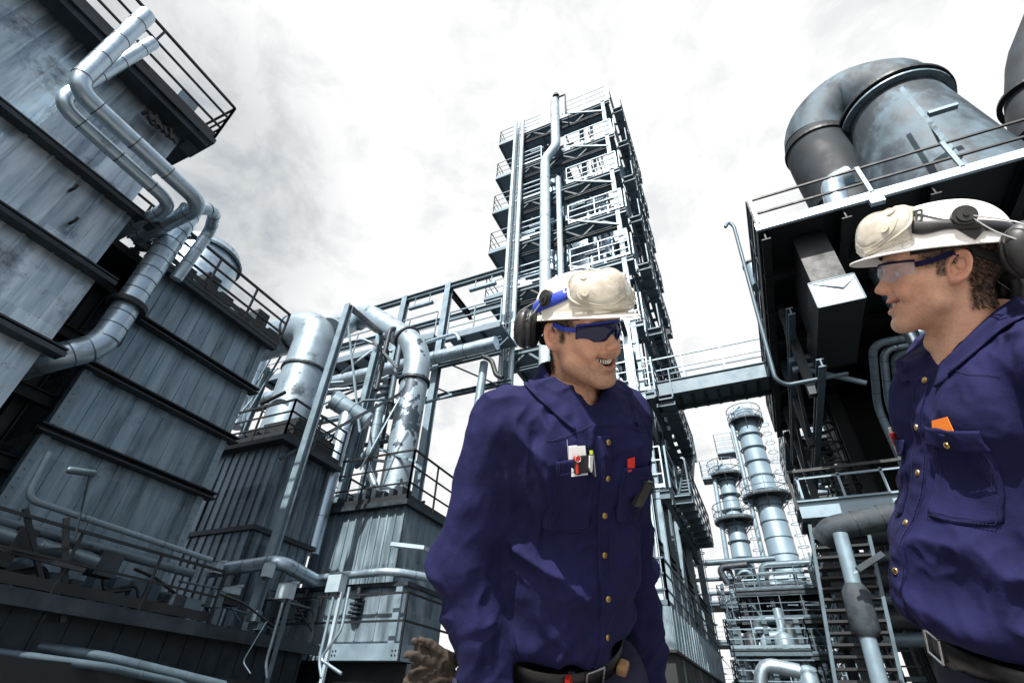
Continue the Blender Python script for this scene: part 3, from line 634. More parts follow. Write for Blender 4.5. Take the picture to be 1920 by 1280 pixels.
# lower side steel of the structure, seen from below
for (z, x) in ((9.3, 2.1), (7.7, 2.3)):
    mb = MB(); mb.ibeam((x, RY0+1.5, z), (x, RY1, z), 0.22, 0.16, 0.03); mb.build('side_beam', 'steel_mid', rp)
for y in (12.6, 15.6, 18.6, 20.8):
    MB().ibeam((2.15, y, 0 if y > 18 else 7.6), (2.15, y, RZ-0.3), 0.2, 0.2, 0.03, up=(0, 1, 0)).build('hanger', 'beam', rp)
for (y0, y1) in ((12.6, 15.6), (15.6, 18.6)): MB().bar((2.15, y0, RZ-0.4), (2.15, y1, 7.8), 0.09).build('brace', 'beam', rp); 
MB().bar(at(1425, 490, Y=12.4), at(1635, 508, Y=12.4), 0.07).build('brace', 'steel', rp)
MB().bar(at(1500, 690, Y=13), at(1625, 718, Y=13), 0.09).build('brace', 'steel', rp)
MB().bar(at(1480, 678, Y=13), at(1570, 660, Y=13), 0.16, 0.14).build('brace', 'steel_mid', rp); MB().bar(at(1487, 694, Y=13), at(1570, 675, Y=13), 0.16, 0.1).build('brace', 'steel', rp)
# body of the plant under the deck
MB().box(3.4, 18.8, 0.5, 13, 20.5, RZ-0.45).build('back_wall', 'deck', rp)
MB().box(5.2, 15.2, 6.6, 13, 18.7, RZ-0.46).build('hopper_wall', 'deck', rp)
mb = MB(); mb.ibeam((3.6, 18.3, 0), (3.6, 18.3, RZ), 0.5, 0.4, 0.05, up=(0, 1, 0)); mb.build('leg', 'black', rp)
mb = MB(); mb.ibeam((6.2, 14.6, 0), (6.2, 14.6, RZ), 0.5, 0.4, 0.05, up=(0, 1, 0)); mb.build('leg', 'black', rp)
mb = MB(); mb.bar((2.2, 20.8, 10.3), (4.6, 20.8, 8.4), 0.26); mb.build('brace', 'black', rp)
# bright box duct hanging under the deck
hd = thing('box_duct', 'mirror bright square sheet metal duct hanging under the dark platform', 'duct', (3.6, 13, 10.4))
YH = 10.25; h0 = at(1515, 533, Y=YH); h1 = at(1622, 555, Y=YH)
MB().add([(h0.x, YH, h0.z), (h1.x, YH, h0.z), (h1.x, YH, h1.z-0.05), (h0.x, YH, h1.z-0.05)], [(0, 1, 2, 3)]).build('front_panel', 'mirror', hd)
mb = MB(); mb.box(h0.x, YH+.02, h1.z-0.06, h1.x, YH+2.6, h0.z+0.01); mb.box(h0.x+.1, YH+.1, h0.z, h1.x-.1, YH+2.4, RZ-.05); mb.build('body', 'black', hd)
a_, b_ = V((h0.x, YH-.015, h0.z)), V((h1.x, YH-.015, h0.z))
MB().add([a_, b_, (h1.x, YH-.015, h0.z-0.1), (h0.x+0.6, YH-.05, h0.z-0.34)], [(0, 1, 2, 3)]).build('folded_lip', 'steel', hd)
mb = MB()
for (p, q) in (((h0.x, h0.z), (h1.x, h0.z)), ((h1.x, h0.z), (h1.x, h1.z-0.05)), ((h1.x, h1.z-0.05), (h0.x, h1.z-0.05)), ((h0.x, h1.z-0.05), (h0.x, h0.z))): mb.bar((p[0], YH-.01, p[1]), (q[0], YH-.01, q[1]), 0.03)
mb.build('edge_trim', 'steel_mid', hd)

# bundle of insulated pipes bending under the deck
gp = 'row of bent pipes beside the right hand man'
words = ['outermost', 'second', 'third', 'fourth', 'innermost']
for k in range(5):
    dx_ = 0.27*k; z = 9.35-0.02*k; y = 13.6+0.30*k
    pipe('bent_pipe', words[k]+' of five parallel pipes bending down beside the face of the right hand man',
         [V((11, y, z)), V((4.05+dx_, y, z)), V((4.05+dx_, y+1.9-0.34*k, z-0.9)), V((4.05+dx_, y+2.0-0.34*k, 5.6+0.3*k))], 0.10, 'galv' if k % 2 else 'steel', rad=0.35, step=0.6, band='black', group=gp)
pipe('sloping_pipe', 'pale sloping pipe passing behind the glasses of the right hand man', [at(1630, 500, Y=12.4), at(1680, 580, Y=12.4), at(1740, 690, Y=12.4)], 0.12, 'galv', step=0.5)
for k in range(4):
    a = at(1880+10*k, 560+32*k, Y=11.6)
    pipe('header_pipe', ['top', 'second', 'third', 'lowest'][k]+' of the level pipes between the ear muffs and shoulder at right edge',
         [V((a.x-1.6, 11.6, a.z+0.0)), V((a.x+2, 11.6, a.z))], 0.09+0.02*(k % 2), 'galv', step=0.9, group='level pipes at the right edge')

# large stained ducts on the deck
yd = 13.0
fc = V((7.3, yd, 17.45))
d1 = thing('stained_duct', 'huge stained duct with flanged elbow rising from the dark platform', 'duct', (6, 13, RZ))
base = at(1755, 330, Y=yd)
cB_ = V((base.x-0.15, yd, RZ+0.12))
cT = (at(1590, 265, Y=yd)+at(1772, 172, Y=yd))/2
dv = (cB_-cT).normalized()
rad = (at(1590, 265, Y=yd)-at(1772, 172, Y=yd)).length/2*0.90
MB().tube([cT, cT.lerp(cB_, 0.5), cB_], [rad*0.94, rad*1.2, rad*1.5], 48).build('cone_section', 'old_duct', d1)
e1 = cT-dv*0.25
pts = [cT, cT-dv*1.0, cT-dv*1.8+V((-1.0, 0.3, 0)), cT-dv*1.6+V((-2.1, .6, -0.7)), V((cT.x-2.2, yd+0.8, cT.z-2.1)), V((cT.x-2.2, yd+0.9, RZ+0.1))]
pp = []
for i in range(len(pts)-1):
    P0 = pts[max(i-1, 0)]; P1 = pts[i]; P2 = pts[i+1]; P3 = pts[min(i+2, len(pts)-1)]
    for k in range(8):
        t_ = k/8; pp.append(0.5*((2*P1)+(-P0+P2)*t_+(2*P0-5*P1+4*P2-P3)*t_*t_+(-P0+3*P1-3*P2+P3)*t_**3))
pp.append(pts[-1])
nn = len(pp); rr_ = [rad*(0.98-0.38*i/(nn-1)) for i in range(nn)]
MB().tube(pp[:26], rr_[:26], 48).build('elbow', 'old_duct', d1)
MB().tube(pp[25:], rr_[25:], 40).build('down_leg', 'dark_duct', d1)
mb = MB()
for i in (26, 33): mb.ring(pp[i], pp[i+1]-pp[i-1], rr_[i]*0.97, rr_[i]*1.05, 0.1, 40)
mb.build('band', 'black', d1)
MB().ring(cT-dv*0.12, dv, rad*0.95, rad*1.14, 0.1, 48).build('flange', 'black', d1)
MB().ring(cT+dv*0.08, dv, rad*0.95, rad*1.10, 0.07, 48).build('flange', 'steel', d1)
lampR = thing('bulkhead_lamp', 'long lamp on a thin bent arm in front of the huge stained duct', 'lamp', at(1740, 215, Y=10.4))
a = at(1740, 215, Y=10.4); b = at(1795, 198, Y=10.4)
MB().bar(a, b, 0.14, 0.1).build('housing', 'steel', lampR)
MB().tube([at(1733, 212, Y=10.4), at(1760, 265, Y=10.2), at(1812, 318, Y=9.8)], 0.03, 8).build('arm', 'beam', lampR)
c2 = [at(2000, 0, Y=14), at(1955, 110, Y=14), at(1950, 190, Y=14), at(1975, 260, Y=14)]
d2_ = thing('stained_duct', 'dark stained duct cut off by the top right edge of the view', 'duct', c2[-1])
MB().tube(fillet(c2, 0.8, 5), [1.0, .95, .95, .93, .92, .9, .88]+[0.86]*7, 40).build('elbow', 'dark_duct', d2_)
MB().ring(c2[2], c2[3]-c2[1], 0.85, 1.0, 0.12, 40).build('flange', 'black', d2_)
mb = MB()
for k in range(12): x = 3.2+k*0.75; mb.box(x, RY0+1.3, RZ+0.12, x+0.35, RY0+1.6, RZ+0.3+0.5*rnd.random())
tag(mb.build('deck_equipment', 'steel'), 'low row of small fittings on the dark platform behind its railing', 'equipment')
tag(MB().tube(fillet([at(1580, 420, Y=11.5), at(1560, 345, Y=11.5), at(1590, 330, Y=11.5)], 0.3, 5), 0.3, 20).build('stub_duct', 'galv'), 'short bright stub pipe on the platform beside the huge stained duct', 'duct')
# tall thin vent on the platform's left
pipe('hooked_vent', 'tall thin vent pipe with hooked top left of the dark platform',
     [at(1360, 426, Y=11.8), at(1366, 416, Y=11.8), at(1376, 424, Y=11.8), V((1.35, 11.8, at(1448, 712, Y=11.8).z)), at(1475, 722, Y=11.9), at(1590, 700, Y=11.9)], 0.05, 'steel_mid', rad=0.25, step=9)
t = thing('small_tank', 'small round pale tank hanging on the left side of the dark platform', 'tank', at(1412, 505, Y=13))
a = at(1410, 498, Y=13); MB().tube([a, a+V((0, 0, -0.9))], 0.24, 18).build('shell', 'steel', t)
MB().ring(a, (0, 0, 1), 0.2, 0.28, 0.06, 18).build('rim', 'black', t)

# ================================================================== distant columns with ring platforms
def column(name, label, pts, r0, r1, decks, m='stack', top=True):
    (x0, y, zb), (x1, _, zt_) = pts
    t = thing(name, label, 'column', (x0, y, zb))
    n_ = 2; MB().tube([(x0, y, zb), (x1, y, zt_), (x1, y, zt_+0.35)], [r0, r1, r1*0.35], 28).build('shell', m, t)
    mb = MB(); z = zb+1
    while z < zt_: 
        f_ = (z-zb)/(zt_-zb); mb.ring((x0+(x1-x0)*f_, y, z), (0, 0, 1), r0*0.9, r0+(r1-r0)*f_+0.035, 0.07, 28); z += 1.25
    mb.build('bands', 'steel_mid', t)
    for (z, rr, h_) in decks:
        f_ = (z-zb)/(zt_-zb); xc = x0+(x1-x0)*f_; rs_ = r0+(r1-r0)*f_
        p = MB().ring((xc, y, z), (0, 0, 1), rs_, rr, 0.12, 28).build('ring_platform', 'deck', t)
        mb = MB(); ns = 12
        for k in range(ns):
            a0 = 2*math.pi*k/ns; a1 = 2*math.pi*(k+1)/ns
            A = V((xc+rr*math.cos(a0), y+rr*math.sin(a0), z)); B = V((xc+rr*math.cos(a1), y+rr*math.sin(a1), z))
            for hh in (0.5*h_, h_): mb.bar(A+V((0, 0, hh)), B+V((0, 0, hh)), 0.05)
            mb.bar(A+V((0, 0, .12)), B+V((0, 0, .12)), 0.02, 0.22); mb.bar(A, A+V((0, 0, h_)), 0.05)
            if k % 2: mb.bar(A, V((xc+rs_*math.cos(a0), y+rs_*math.sin(a0), z-0.9)), 0.07)
        g_ = mb.build('railing', 'steel_mid', p)
    # ladder with cage and a slim pipe alongside
    mb = MB(); xl = r0+0.35
    mb.bar((x0+xl, y-0.3, zb), (x1+r1+0.35, y-0.3, zt_), 0.05); mb.bar((x0+xl+0.35, y-0.3, zb), (x1+r1+0.7, y-0.3, zt_), 0.05)
    z = zb
    while z < zt_-1:
        f_ = (z-zb)/(zt_-zb); xx = x0+(x1-x0)*f_+r0+(r1-r0)*f_+0.5
        mb.ring((xx, y-0.5, z), (0, 0, 1), 0.36, 0.39, 0.05, 10); z += 0.85
    mb.build('caged_ladder', 'steel', t)
    MB().tube([(x0-r0-0.45, y-0.4, zb), (x1-r1-0.3, y-0.4, zt_-0.3), (x1-r1*0.3, y-0.2, zt_+0.5)], 0.2, 10).build('side_pipe', 'steel', t)
    return t
def zz(px, py): return at(px, py, Y=45).z
column('process_column', 'taller of two distant ringed columns with top and middle round platforms', ((1.9, 45, 2), (1.75, 45, zz(1395, 772))), 1.15, 0.85, ((zz(1405, 792), 1.45, 1.3), (zz(1435, 935), 1.85, 1.4), (8.3, 1.8, 1.3)))
column('process_column', 'shorter of two distant ringed columns left of the tallest one', ((-1.3, 45, 2), (-0.9, 45, zz(1360, 880))), 0.95, 0.6, ((zz(1362, 895), 1.35, 1.3), (zz(1366, 980), 1.55, 1.3), (8.0, 1.5, 1.2)))
column('process_column', 'distant column just right of the tower edge with round platforms', ((-4.75, 38, 2), (-4.6, 38, 20.5)), 0.7, 0.6, ((20.2, 1.2, 1.2), (16.0, 1.2, 1.2), (12.0, 1.2, 1.2)), 'steel_mid')
pipe('transfer_pipe', 'grey level pipe linking the tower side to the distant columns', [V((-6, 44, 13.9*0.82)), V((1.2, 44, 11.4))], 0.22, 'steel_mid', step=3)
pipe('transfer_pipe', 'thinner grey level pipe below the first one linking to the columns', [V((-6, 44, 10.2)), V((-1.4, 44, 10.2))], 0.14, 'steel_mid', step=3)
pipe('transfer_pipe', 'dark knee shaped pipe stub hanging between the columns and the tower', [V((-0.8, 43.6, 11.0)), V((-2.9, 43.6, 10.9)), V((-2.4, 43.6, 9.7))], 0.25, 'beam', step=9)
for i, (x, y, z, h_) in enumerate(((-1.9, 45, zz(1335, 900), 1.6), (-0.3, 46, zz(1355, 845), 1.8))):
    t = thing('side_platform', ['small square railed platform at the head of the shorter column', 'small square railed platform beside the head of the taller column'][i], 'platform', (x, y, z))
    MB().box(x-0.9, y-0.7, z-0.1, x+0.6, y+0.7, z).build('deck', 'grate', t)
    rail(t, [(x-0.9, y-0.7, z), (x+0.6, y-0.7, z), (x+0.6, y+0.7, z), (x-0.9, y+0.7, z)], h_, 4, 0.5, 0.05, 'steel', closed=True)

# ================================================================== pipe racks and platforms low behind, right of centre
def rack(label, x0, x1, y0, y1, levels, z1, m='steel_mid', bays=3, mr='steel', seed=1):
    rr = random.Random(seed); t = thing('steel_frame', label, 'steel frame', ((x0+x1)/2, (y0+y1)/2, 0))
    for i in range(bays+1):
        x = x0+(x1-x0)*i/bays
        for y in (y0, y1): MB().ibeam((x, y, 0), (x, y, z1), 0.22, 0.2, 0.03, up=(0, 1, 0)).build('column', m, t)
    for z in levels:
        p = MB().box(x0-0.3, y0-0.3, z-0.07, x1+0.3, y1+0.3, z).build('platform', 'beam', t)
        MB().ibeam((x0-0.3, y0-0.3, z-0.15), (x1+0.3, y0-0.3, z-0.15), 0.22, 0.12).build('beam', m, t)
        rail(t, [(x0-0.3, y1+.3, z), (x0-0.3, y0-0.3, z), (x1+0.3, y0-0.3, z), (x1+.3, y1+.3, z)], 1.1, 3, 1.1, 0.05, mr)
    for z in list(levels):
        for k in range(4):
            zq = z+rr.uniform(0.4, 1.9); yq = rr.uniform(y0, y1); r_ = rr.uniform(0.06, 0.24)
            a = x0+rr.uniform(0, 0.5)*(x1-x0); b = x0+rr.uniform(0.5, 1.0)*(x1-x0)
            pts = [V((a, yq, zq-rr.uniform(0.5, 2))), V((a, yq, zq)), V((b, yq, zq)), V((b, yq+rr.uniform(-.5, .5), zq+rr.uniform(-1.5, 1.5)))]
            MB().tube(fillet(pts, r_*2, 5), r_, 12).build('pipe_run', rr.choice(['steel', 'steel_mid', 'beam', 'steel_mid', 'steel']), t)
        for k in range(3):
            x = rr.uniform(x0, x1); y = rr.uniform(y0, y1); r_ = rr.uniform(0.2, 0.5); h_ = rr.uniform(0.6, 1.7)
            MB().tube([(x, y, z), (x, y, z+h_), (x, y, z+h_+r_*0.5)], [r_, r_, r_*0.2], 18).build('drum', rr.choice(['steel', 'steel_mid', 'beam']), t)
    for k in range(bays):
        x = x0+(x1-x0)*k/bays; xx = x0+(x1-x0)*(k+1)/bays; z = rr.choice(levels)
        MB().bar((x, y0, z), (xx, y0, z-2.5), 0.08).build('brace', mr, t)
    return t
rack('crowded low steel frame with drums and pipes under the two distant columns', -2.6, 2.6, 39, 43, (3.4, 5.6, 7.6), 8.8, 'steel_mid', 4, 'steel_mid', 3)
rack('far low pipe rack seen in the gap between the two distant columns', -5.5, 5.0, 52, 56, (4.0, 7.0, 10.0), 11.5, 'steel_mid', 5, 'steel', 5)
rack('nearer pale railed frame low between the grey skirt and the stairs', -1.6, 0.9, 27, 29.5, (2.3, 3.8), 5.0, 'steel_mid', 2, 'steel', 9)
rack('tall dark steel frame behind the stairs beside the right hand man', 2.6, 7.5, 24, 29, (4.0, 6.4, 9.0, 11.6), 13.5, 'beam', 3, 'steel', 12)
t = thing('round_gallery', 'wide dark round gallery with railing at the foot of the distant columns', 'platform', (0.6, 42, 6.2))
MB().ring((0.9, 38, 6.2), (0, 0, 1), 1.2, 3.4, 0.25, 36).build('deck', 'deck', t)
mb = MB()
for k in range(24):
    a0 = 2*math.pi*k/24; a1 = 2*math.pi*(k+1)/24; A = V((0.9+3.4*math.cos(a0), 38+3.4*math.sin(a0), 6.3)); B = V((0.9+3.4*math.cos(a1), 38+3.4*math.sin(a1), 6.3))
    for hh in (0.5, 1.1): mb.bar(A+V((0, 0, hh)), B+V((0, 0, hh)), 0.06)
    mb.bar(A, A+V((0, 0, 1.1)), 0.06)
mb.build('railing', 'steel_mid', t)
pipe('knee_pipe', 'pale knee shaped pipe at the bottom edge below the distant columns', [at(1425, 1300, Y=22), at(1428, 1243, Y=22), at(1500, 1258, Y=22)], 0.22, 'galv', step=3)
# stairs and handrail frame in front of them
st = thing('staircase', 'dark open metal staircase climbing beside the belly of the right hand man', 'stairs', (1.5, 14, 0))
a = at(1518, 985, Y=14.0); b = at(1568, 1290, Y=14.0); wst = 1.15
for dx_ in (0.0, wst): MB().bar(V((a.x+dx_, 14.0, a.z)), V((b.x+dx_, 14.0, b.z)), 0.07, 0.22, up=(0, 1, 0)).build('stringer', 'steel_mid', st)
for k in range(15):
    q = a.lerp(b, (k+0.5)/15); MB().box(q.x+0.03, 13.9, q.z-0.02, q.x+wst-0.03, 14.25, q.z+0.03).build('tread', 'black', st)
fr2 = thing('landing', 'railed steel landing with grey girder at the head of the dark stairs', 'platform', (2, 14, 4.9))
g0 = at(1500, 960, Y=14.0); g1 = at(1640, 945, Y=14.0)
mb = MB(); mb.ibeam((g0.x, 13.9, g0.z), (g0.x+3.5, 13.9, g0.z), 0.42, 0.2, 0.03); mb.build('girder', 'steel', fr2)
MB().box(g0.x, 13.9, g0.z+0.2, g0.x+3.5, 15.5, g0.z+0.26).build('deck', 'grate', fr2)
zr = at(1475, 890, Y=14).z
mb = MB(); mb.bar((g0.x-0.05, 13.85, g0.z), (g0.x-0.05, 13.85, zr), 0.07); mb.bar((g0.x-0.05, 13.85, zr), (g0.x+3.5, 13.85, zr), 0.07); mb.build('railing', 'black', fr2)
mb = MB(); mb.bar((g0.x+0.1, 13.95, g0.z+0.2+0.6), (g0.x+3.5, 13.95, g0.z+0.2+0.6), 0.05)
for k in range(4): mb.bar((g0.x+0.15+k*0.9, 13.95, g0.z), (g0.x+0.15+k*0.9, 13.95, zr-0.1), 0.05)
mb.build('railing_post', 'steel', fr2)
pipe('lagged_pipe', 'fat dark cloth wrapped pipe bending beside the stairs', [at(1680, 965, Y=13.0), at(1560, 990, Y=13.0), at(1545, 1010, Y=13.2)], 0.26, 'lag', rad=0.3, step=0.5, band='beam')
a = at(1575, 1000, Y=12.6); b = at(1655, 1300, Y=12.6)
pipe('lagged_pipe', 'long pale pipe with a dark wrapped middle leaning along the stairs', [a, b], 0.14, 'steel', step=9)
tag(MB().tube([a.lerp(b, 0.35), a.lerp(b, 0.4), a.lerp(b, 0.64), a.lerp(b, 0.68)], [0.16, 0.24, 0.25, 0.17], 20).build('pipe_wrap', 'lag'), 'dark cloth wrap round the middle of the long pale pipe by the stairs', 'insulation')
for i, (p, q) in enumerate((((1608, 1068), (1655, 1038)), ((1600, 1052), (1650, 1028)))):
    if i == 0:
        t = thing('floodlight', 'long grey lamp housing fixed slanting above the dark stairs', 'lamp', at(*p, Y=12))
        MB().bar(at(*p, Y=12), at(*q, Y=12), 0.13, 0.10).build('housing', 'beam', t); MB().bar(at(1600, 1075, Y=12), at(1625, 1060, Y=12), 0.04).build('arm', 'steel', t)
# ladders, hoops, small frames above the landing
hp = thing('hoop_ladder', 'dark ladder with round safety hoops below the dark overhanging platform', 'ladder', (2.4, 17, 6))
mb = MB(); a = at(1515, 800, Y=17); b = at(1570, 930, Y=17); 
mb.bar(a, b, 0.05); mb.bar(a+V((0.5, 0, 0)), b+V((0.5, 0, 0)), 0.05)
for k in range(10): q = a.lerp(b, k/10); mb.bar(q, q+V((0.5, 0, 0)), 0.04)
mb.build('rungs', 'black', hp)
mb = MB()
for k in range(4): q = a.lerp(b, 0.1+k*0.28)+V((0.25, -0.25, 0)); mb.ring(q, (0, 0, 1), 0.38, 0.42, 0.06, 18)
mb.build('hoops', 'black', hp)
for k in range(10):
    q = at(1500+rnd.uniform(20, 140), rnd.uniform(840, 940), Y=19+rnd.random()*3)
    if k == 0: cl = thing('valve_frame', 'cluster of pale small frames and valves above the landing girder', 'steel frame', q)
    mb = MB(); mb.bar(q, q+V((rnd.uniform(-.8, .8), 0, rnd.uniform(-.3, .3))), 0.07); mb.bar(q, q+V((0, 0, rnd.uniform(-1.3, 1.3))), 0.09)
    mb.build('member', rnd.choice(['steel', 'steel_lite', 'beam']), cl)
    mb = MB(); mb.tube([q+V((.3, 0, .1)), q+V((.3, 0, .6))], 0.15, 10); mb.build('valve', rnd.choice(['steel', 'steel_mid']), cl)
# horizontal dark pipes inside the right structure
for k in range(6):
    a = at(1560+20*k, 1010+38*k, Y=17)
    tag(MB().tube([a, a+V((3.5, 0.2, 0.05))], rnd.uniform(0.12, 0.3), 14).build('dark_pipe', 'steel_mid' if k % 2 else 'beam'), ['uppermost', 'second', 'third', 'fourth', 'fifth', 'lowest'][k]+' level dark pipe behind the stairs beside the right hand man', 'pipe', 'dark pipes behind the stairs')

# ================================================================== low left foreground plant
lo = thing('base_module', 'low grey panelled base with bolted sill at the bottom left of the man in sunglasses', 'equipment', (-7.6, 9, 0))
wall_y('front_wall', lo, 8.6, -9.3, -6.15, 1.95, 3.0, 'panel_gate', 1.3, 0.42, 0.025, 0.02)
mb = MB(); mb.box(-9.35, 8.5, 1.72, -6.05, 9.95, 1.98); mb.build('sill', 'steel', lo)
mb = MB(); mb.box(-9.2, 8.52, 2.92, -6.1, 9.9, 3.0); mb.build('top_plate', 'beam', lo)
mb = MB()
for x in (-6.35, -9.1): mb.box(x, 8.53, 1.9, x+0.14, 8.6, 3.0)
mb.build('corner_post', 'steel', lo)
mb = MB()
for x in (-7.6, -8.9, -6.2):
    for dx_ in (0, .07, .14):
        for dz in (0, .07): mb.tube([(x+dx_, 8.5, 1.8+dz), (x+dx_, 8.485, 1.8+dz)], 0.014, 6)
mb.build('bolts', 'black', lo)
for x in (-8.55, -7.2):
    mb = MB()
    for k in range(4): mb.ring((x, 8.5, 2.42+k*0.07), (0, 0, 1), 0.03, 0.1+0.03*(k % 2), 0.03, 14)
    mb.tube([(x, 8.5, 2.35), (x, 8.5, 2.95)], 0.05, 10); mb.box(x-.12, 8.42, 2.72, x+.12, 8.56, 2.76); mb.build('spring_support', 'beam', lo)
r_ = MB()
for z in (2.3, 2.75): r_.bar((-9.6, 8.3, z), (-5.9, 8.3, z), 0.035); r_.bar((-5.9, 8.3, z), (-5.9, 10, z), 0.035)
for x in (-9.4, -7.9, -5.9): r_.bar((x, 8.3, 1.7), (x, 8.3, 2.75), 0.035)
r_.build('railing', 'black', lo)
pipe('low_pipe', 'pale pipe with a rounded corner above the low grey base', [V((-8.9, 8.35, 3.1)), V((-6.4, 8.35, 3.15)), V((-5.6, 9.6, 3.15))], 0.075, 'galv', rad=0.3, step=0.8)
pipe('low_pipe', 'thick pale pipe with an elbow in front of the dark housing foot', [at(395, 1070, Y=7.25), at(525, 1052, Y=7.25), at(590, 1088, Y=8.3)], 0.13, 'galv', rad=0.3, step=0.6, seg=22)
MBg = 'small grey electrical boxes on thin stands'
bx = [((425, 1112), 7.0, 0.30, 0.26, 'second box from the left, grey, on a pipe stand'), ((530, 1106), 7.0, 0.28, 0.25, 'third box from the left, grey, just left of the palest one'), ((625, 1091), 6.6, 0.26, 0.27, 'palest box, nearest the man in sunglasses'), ((398, 1062), 6.9, 0.22, 0.20, 'upper left box with a pale hood, on the thick pipe'), ((497, 1066), 6.95, 0.13, 0.24, 'narrow box hanging on the thick pale elbow pipe')]
for i, (px, Y_, w_, h_, lb) in enumerate(bx):
    c_ = at(*px, Y=Y_); t = thing('junction_box', lb, 'electrical box', c_, MBg)
    m_ = 'box' if i != 2 else 'steel_lite'
    MB().box(c_.x-w_/2, Y_, c_.z-h_/2, c_.x+w_/2, Y_+0.16, c_.z+h_/2).build('case', m_, t)
    mb = MB(); mb.add([(c_.x-w_/2-.015, Y_-.02, c_.z+h_/2), (c_.x+w_/2+.015, Y_-.02, c_.z+h_/2), (c_.x+w_/2+.015, Y_+.18, c_.z+h_/2+.05), (c_.x-w_/2-.015, Y_+.18, c_.z+h_/2+.05), (c_.x-w_/2-.015, Y_+.18, c_.z+h_/2), (c_.x+w_/2+.015, Y_+.18, c_.z+h_/2)], [(0, 1, 2, 3), (0, 3, 4), (1, 5, 2), (0, 4, 5, 1), (4, 3, 2, 5)])
    mb.build('hood', m_, t)
    mb = MB(); [mb.tube([(c_.x-w_/3+k*w_/3, Y_+0.06, c_.z-h_/2), (c_.x-w_/3+k*w_/3, Y_+0.06, c_.z-h_/2-0.05)], 0.012, 8) for k in range(3)]; mb.build('cable_glands', 'black', t)
    if i < 3:
        mb = MB(); mb.tube(fillet([(c_.x, Y_+0.08, c_.z-h_/2), (c_.x, Y_+0.08, 1.55), (c_.x+0.12, Y_+0.08, 1.35)], 0.1, 4), 0.024, 10); mb.build('conduit', 'steel', t)
        mb = MB(); mb.bar((c_.x+0.12, Y_+0.1, c_.z-h_/2), (c_.x+0.12, Y_+0.1, 0.4), 0.05); mb.build('stand', 'steel_lite' if i == 2 else 'steel_mid', t)
# thin conduits
for i, pts in ((0, ((260, 1060), (275, 1085), (215, 1270))), (2, ((500, 1165), (455, 1240), (470, 1262))), (3, ((655, 1100), (640, 1180), (600, 1235), (640, 1262)))):
    pipe('thin_conduit', ['thin bent conduit at far left in front of the scrubber house foot', '', 'thin hooked conduit below the middle grey box', 'pale scuffed conduit under the palest box'][i], [at(*p, Y=6.3) for p in pts], 0.021 if i == 3 else 0.010, 'galv' if i == 3 else 'steel_mid', rad=0.08, step=9, seg=10, group='thin conduits at the lower left')
# conduits and beams running along the foot of building 2
XL = -8.2
def run(x, y0, y1, z0, z1, r, m, lb):
    pipe('wall_pipe', lb, [V((x, y0, z0)), V((x, y1, z1))], r, m, step=0.9, seg=14)
pipe('wall_pipe', 'long slim pipe turning down at the left and running along the scrubber house foot', [V((XL, 3.05, 3.55)), V((XL, 3.1, 2.95)), V((XL, 5.9, 2.88))], 0.042, 'steel', rad=0.15, step=1.2)
run(XL+0.1, 2.0, 5.6, 2.62, 2.60, 0.06, 'steel_mid', 'second slim pipe below the long slim one at the scrubber house foot')
run(XL+0.15, 2.0, 4.2, 2.5, 2.42, 0.10, 'steel_mid', 'thicker dim pipe low along the scrubber house foot')
pipe('floor_pipe', 'long worn pale pipe along the bottom left corner of the view', [at(-60, 1190, Y=3.4), at(200, 1232, Y=4.6), at(420, 1285, Y=6)], 0.06, 'steel_mid', step=0.6)
pipe('floor_pipe', 'second worn pipe under the first at the bottom left corner', [at(-60, 1215, Y=3.3), at(200, 1250, Y=4.5), at(380, 1290, Y=5.8)], 0.045, 'steel_mid', step=0.7)
lf = thing('low_platform', 'dark railed service platform with cross braces along the bottom left', 'platform', (-8.2, 4.5, 0))
MB().box(-8.9, 1.5, 1.85, -7.7, 8.2, 1.95).build('deck', 'beam', lf)
mb = MB(); mb.bar((-7.7, 1.5, 1.85), (-7.7, 8.3, 1.85), 0.06, 0.16); mb.build('edge_channel', 'beam', lf)
rail(lf, [(-7.75, 1.5, 1.95), (-7.75, 5.9, 1.95)], 0.72, 2, 1.1, 0.035, 'black')
mb = MB(); mb.bar((-8.0, 2.2, 2.35), (-7.7, 3.9, 2.25), 0.05); mb.bar((-7.8, 2.6, 2.1), (-7.8, 3.9, 2.55), 0.03); mb.bar((-7.8, 3.0, 2.75), (-7.8, 3.7, 1.9), 0.05); mb.bar((-7.9, 3.5, 2.8), (-7.8, 4.0, 1.7), 0.06)
mb.build('brace', 'black', lf)
mb = MB()
for k in range(16):
    y = 1.8+k*0.27; z = 2.05+0.2*rnd.random(); mb.box(-8.75, y, 1.95, -8.5, y+0.12+0.1*rnd.random(), z+0.2)
mb.build('bracket_row', 'steel_mid', lf)
for k in range(7):
    y = 2.2+k*0.6; p = V((-8.3, y, 2.1+0.25*rnd.random())); MB().tube(fillet([p, p+V((.1, .3, .15)), p+V((.15, .5, -.2)), p+V((.2, .8, -.1))], 0.1, 4), 0.022, 8).build('cable', 'black', lf)
wall_x('wall', lf, -7.95, 1.5, 8.2, 1.0, 1.84, 'beam', 0.6, 0.33, 0.03, 0.02)
MB().box(-12, -2, 0.0, -7.5, 8.8, 1.30).build('plinth', 'black', lf)
MB().box(-10.4, 8.8, 0.0, -5.9, 12, 1.70).build('plinth', 'black', lf)
t = thing('bulkhead_lamp', 'grey oblong lamp on a thin pole in front of the scrubber house', 'lamp', at(150, 885, X=-7.6))
a = at(125, 880, X=-7.6); b = at(180, 888, X=-7.6); MB().tube([a, a.lerp(b, 0.06), a.lerp(b, 0.94), b], [0.02, 0.045, 0.045, 0.02], 14).build('housing', 'steel_mid', t)
MB().tube([at(168, 890, X=-7.6), at(140, 1010, X=-7.6)], 0.012, 8).build('pole', 'beam', t)
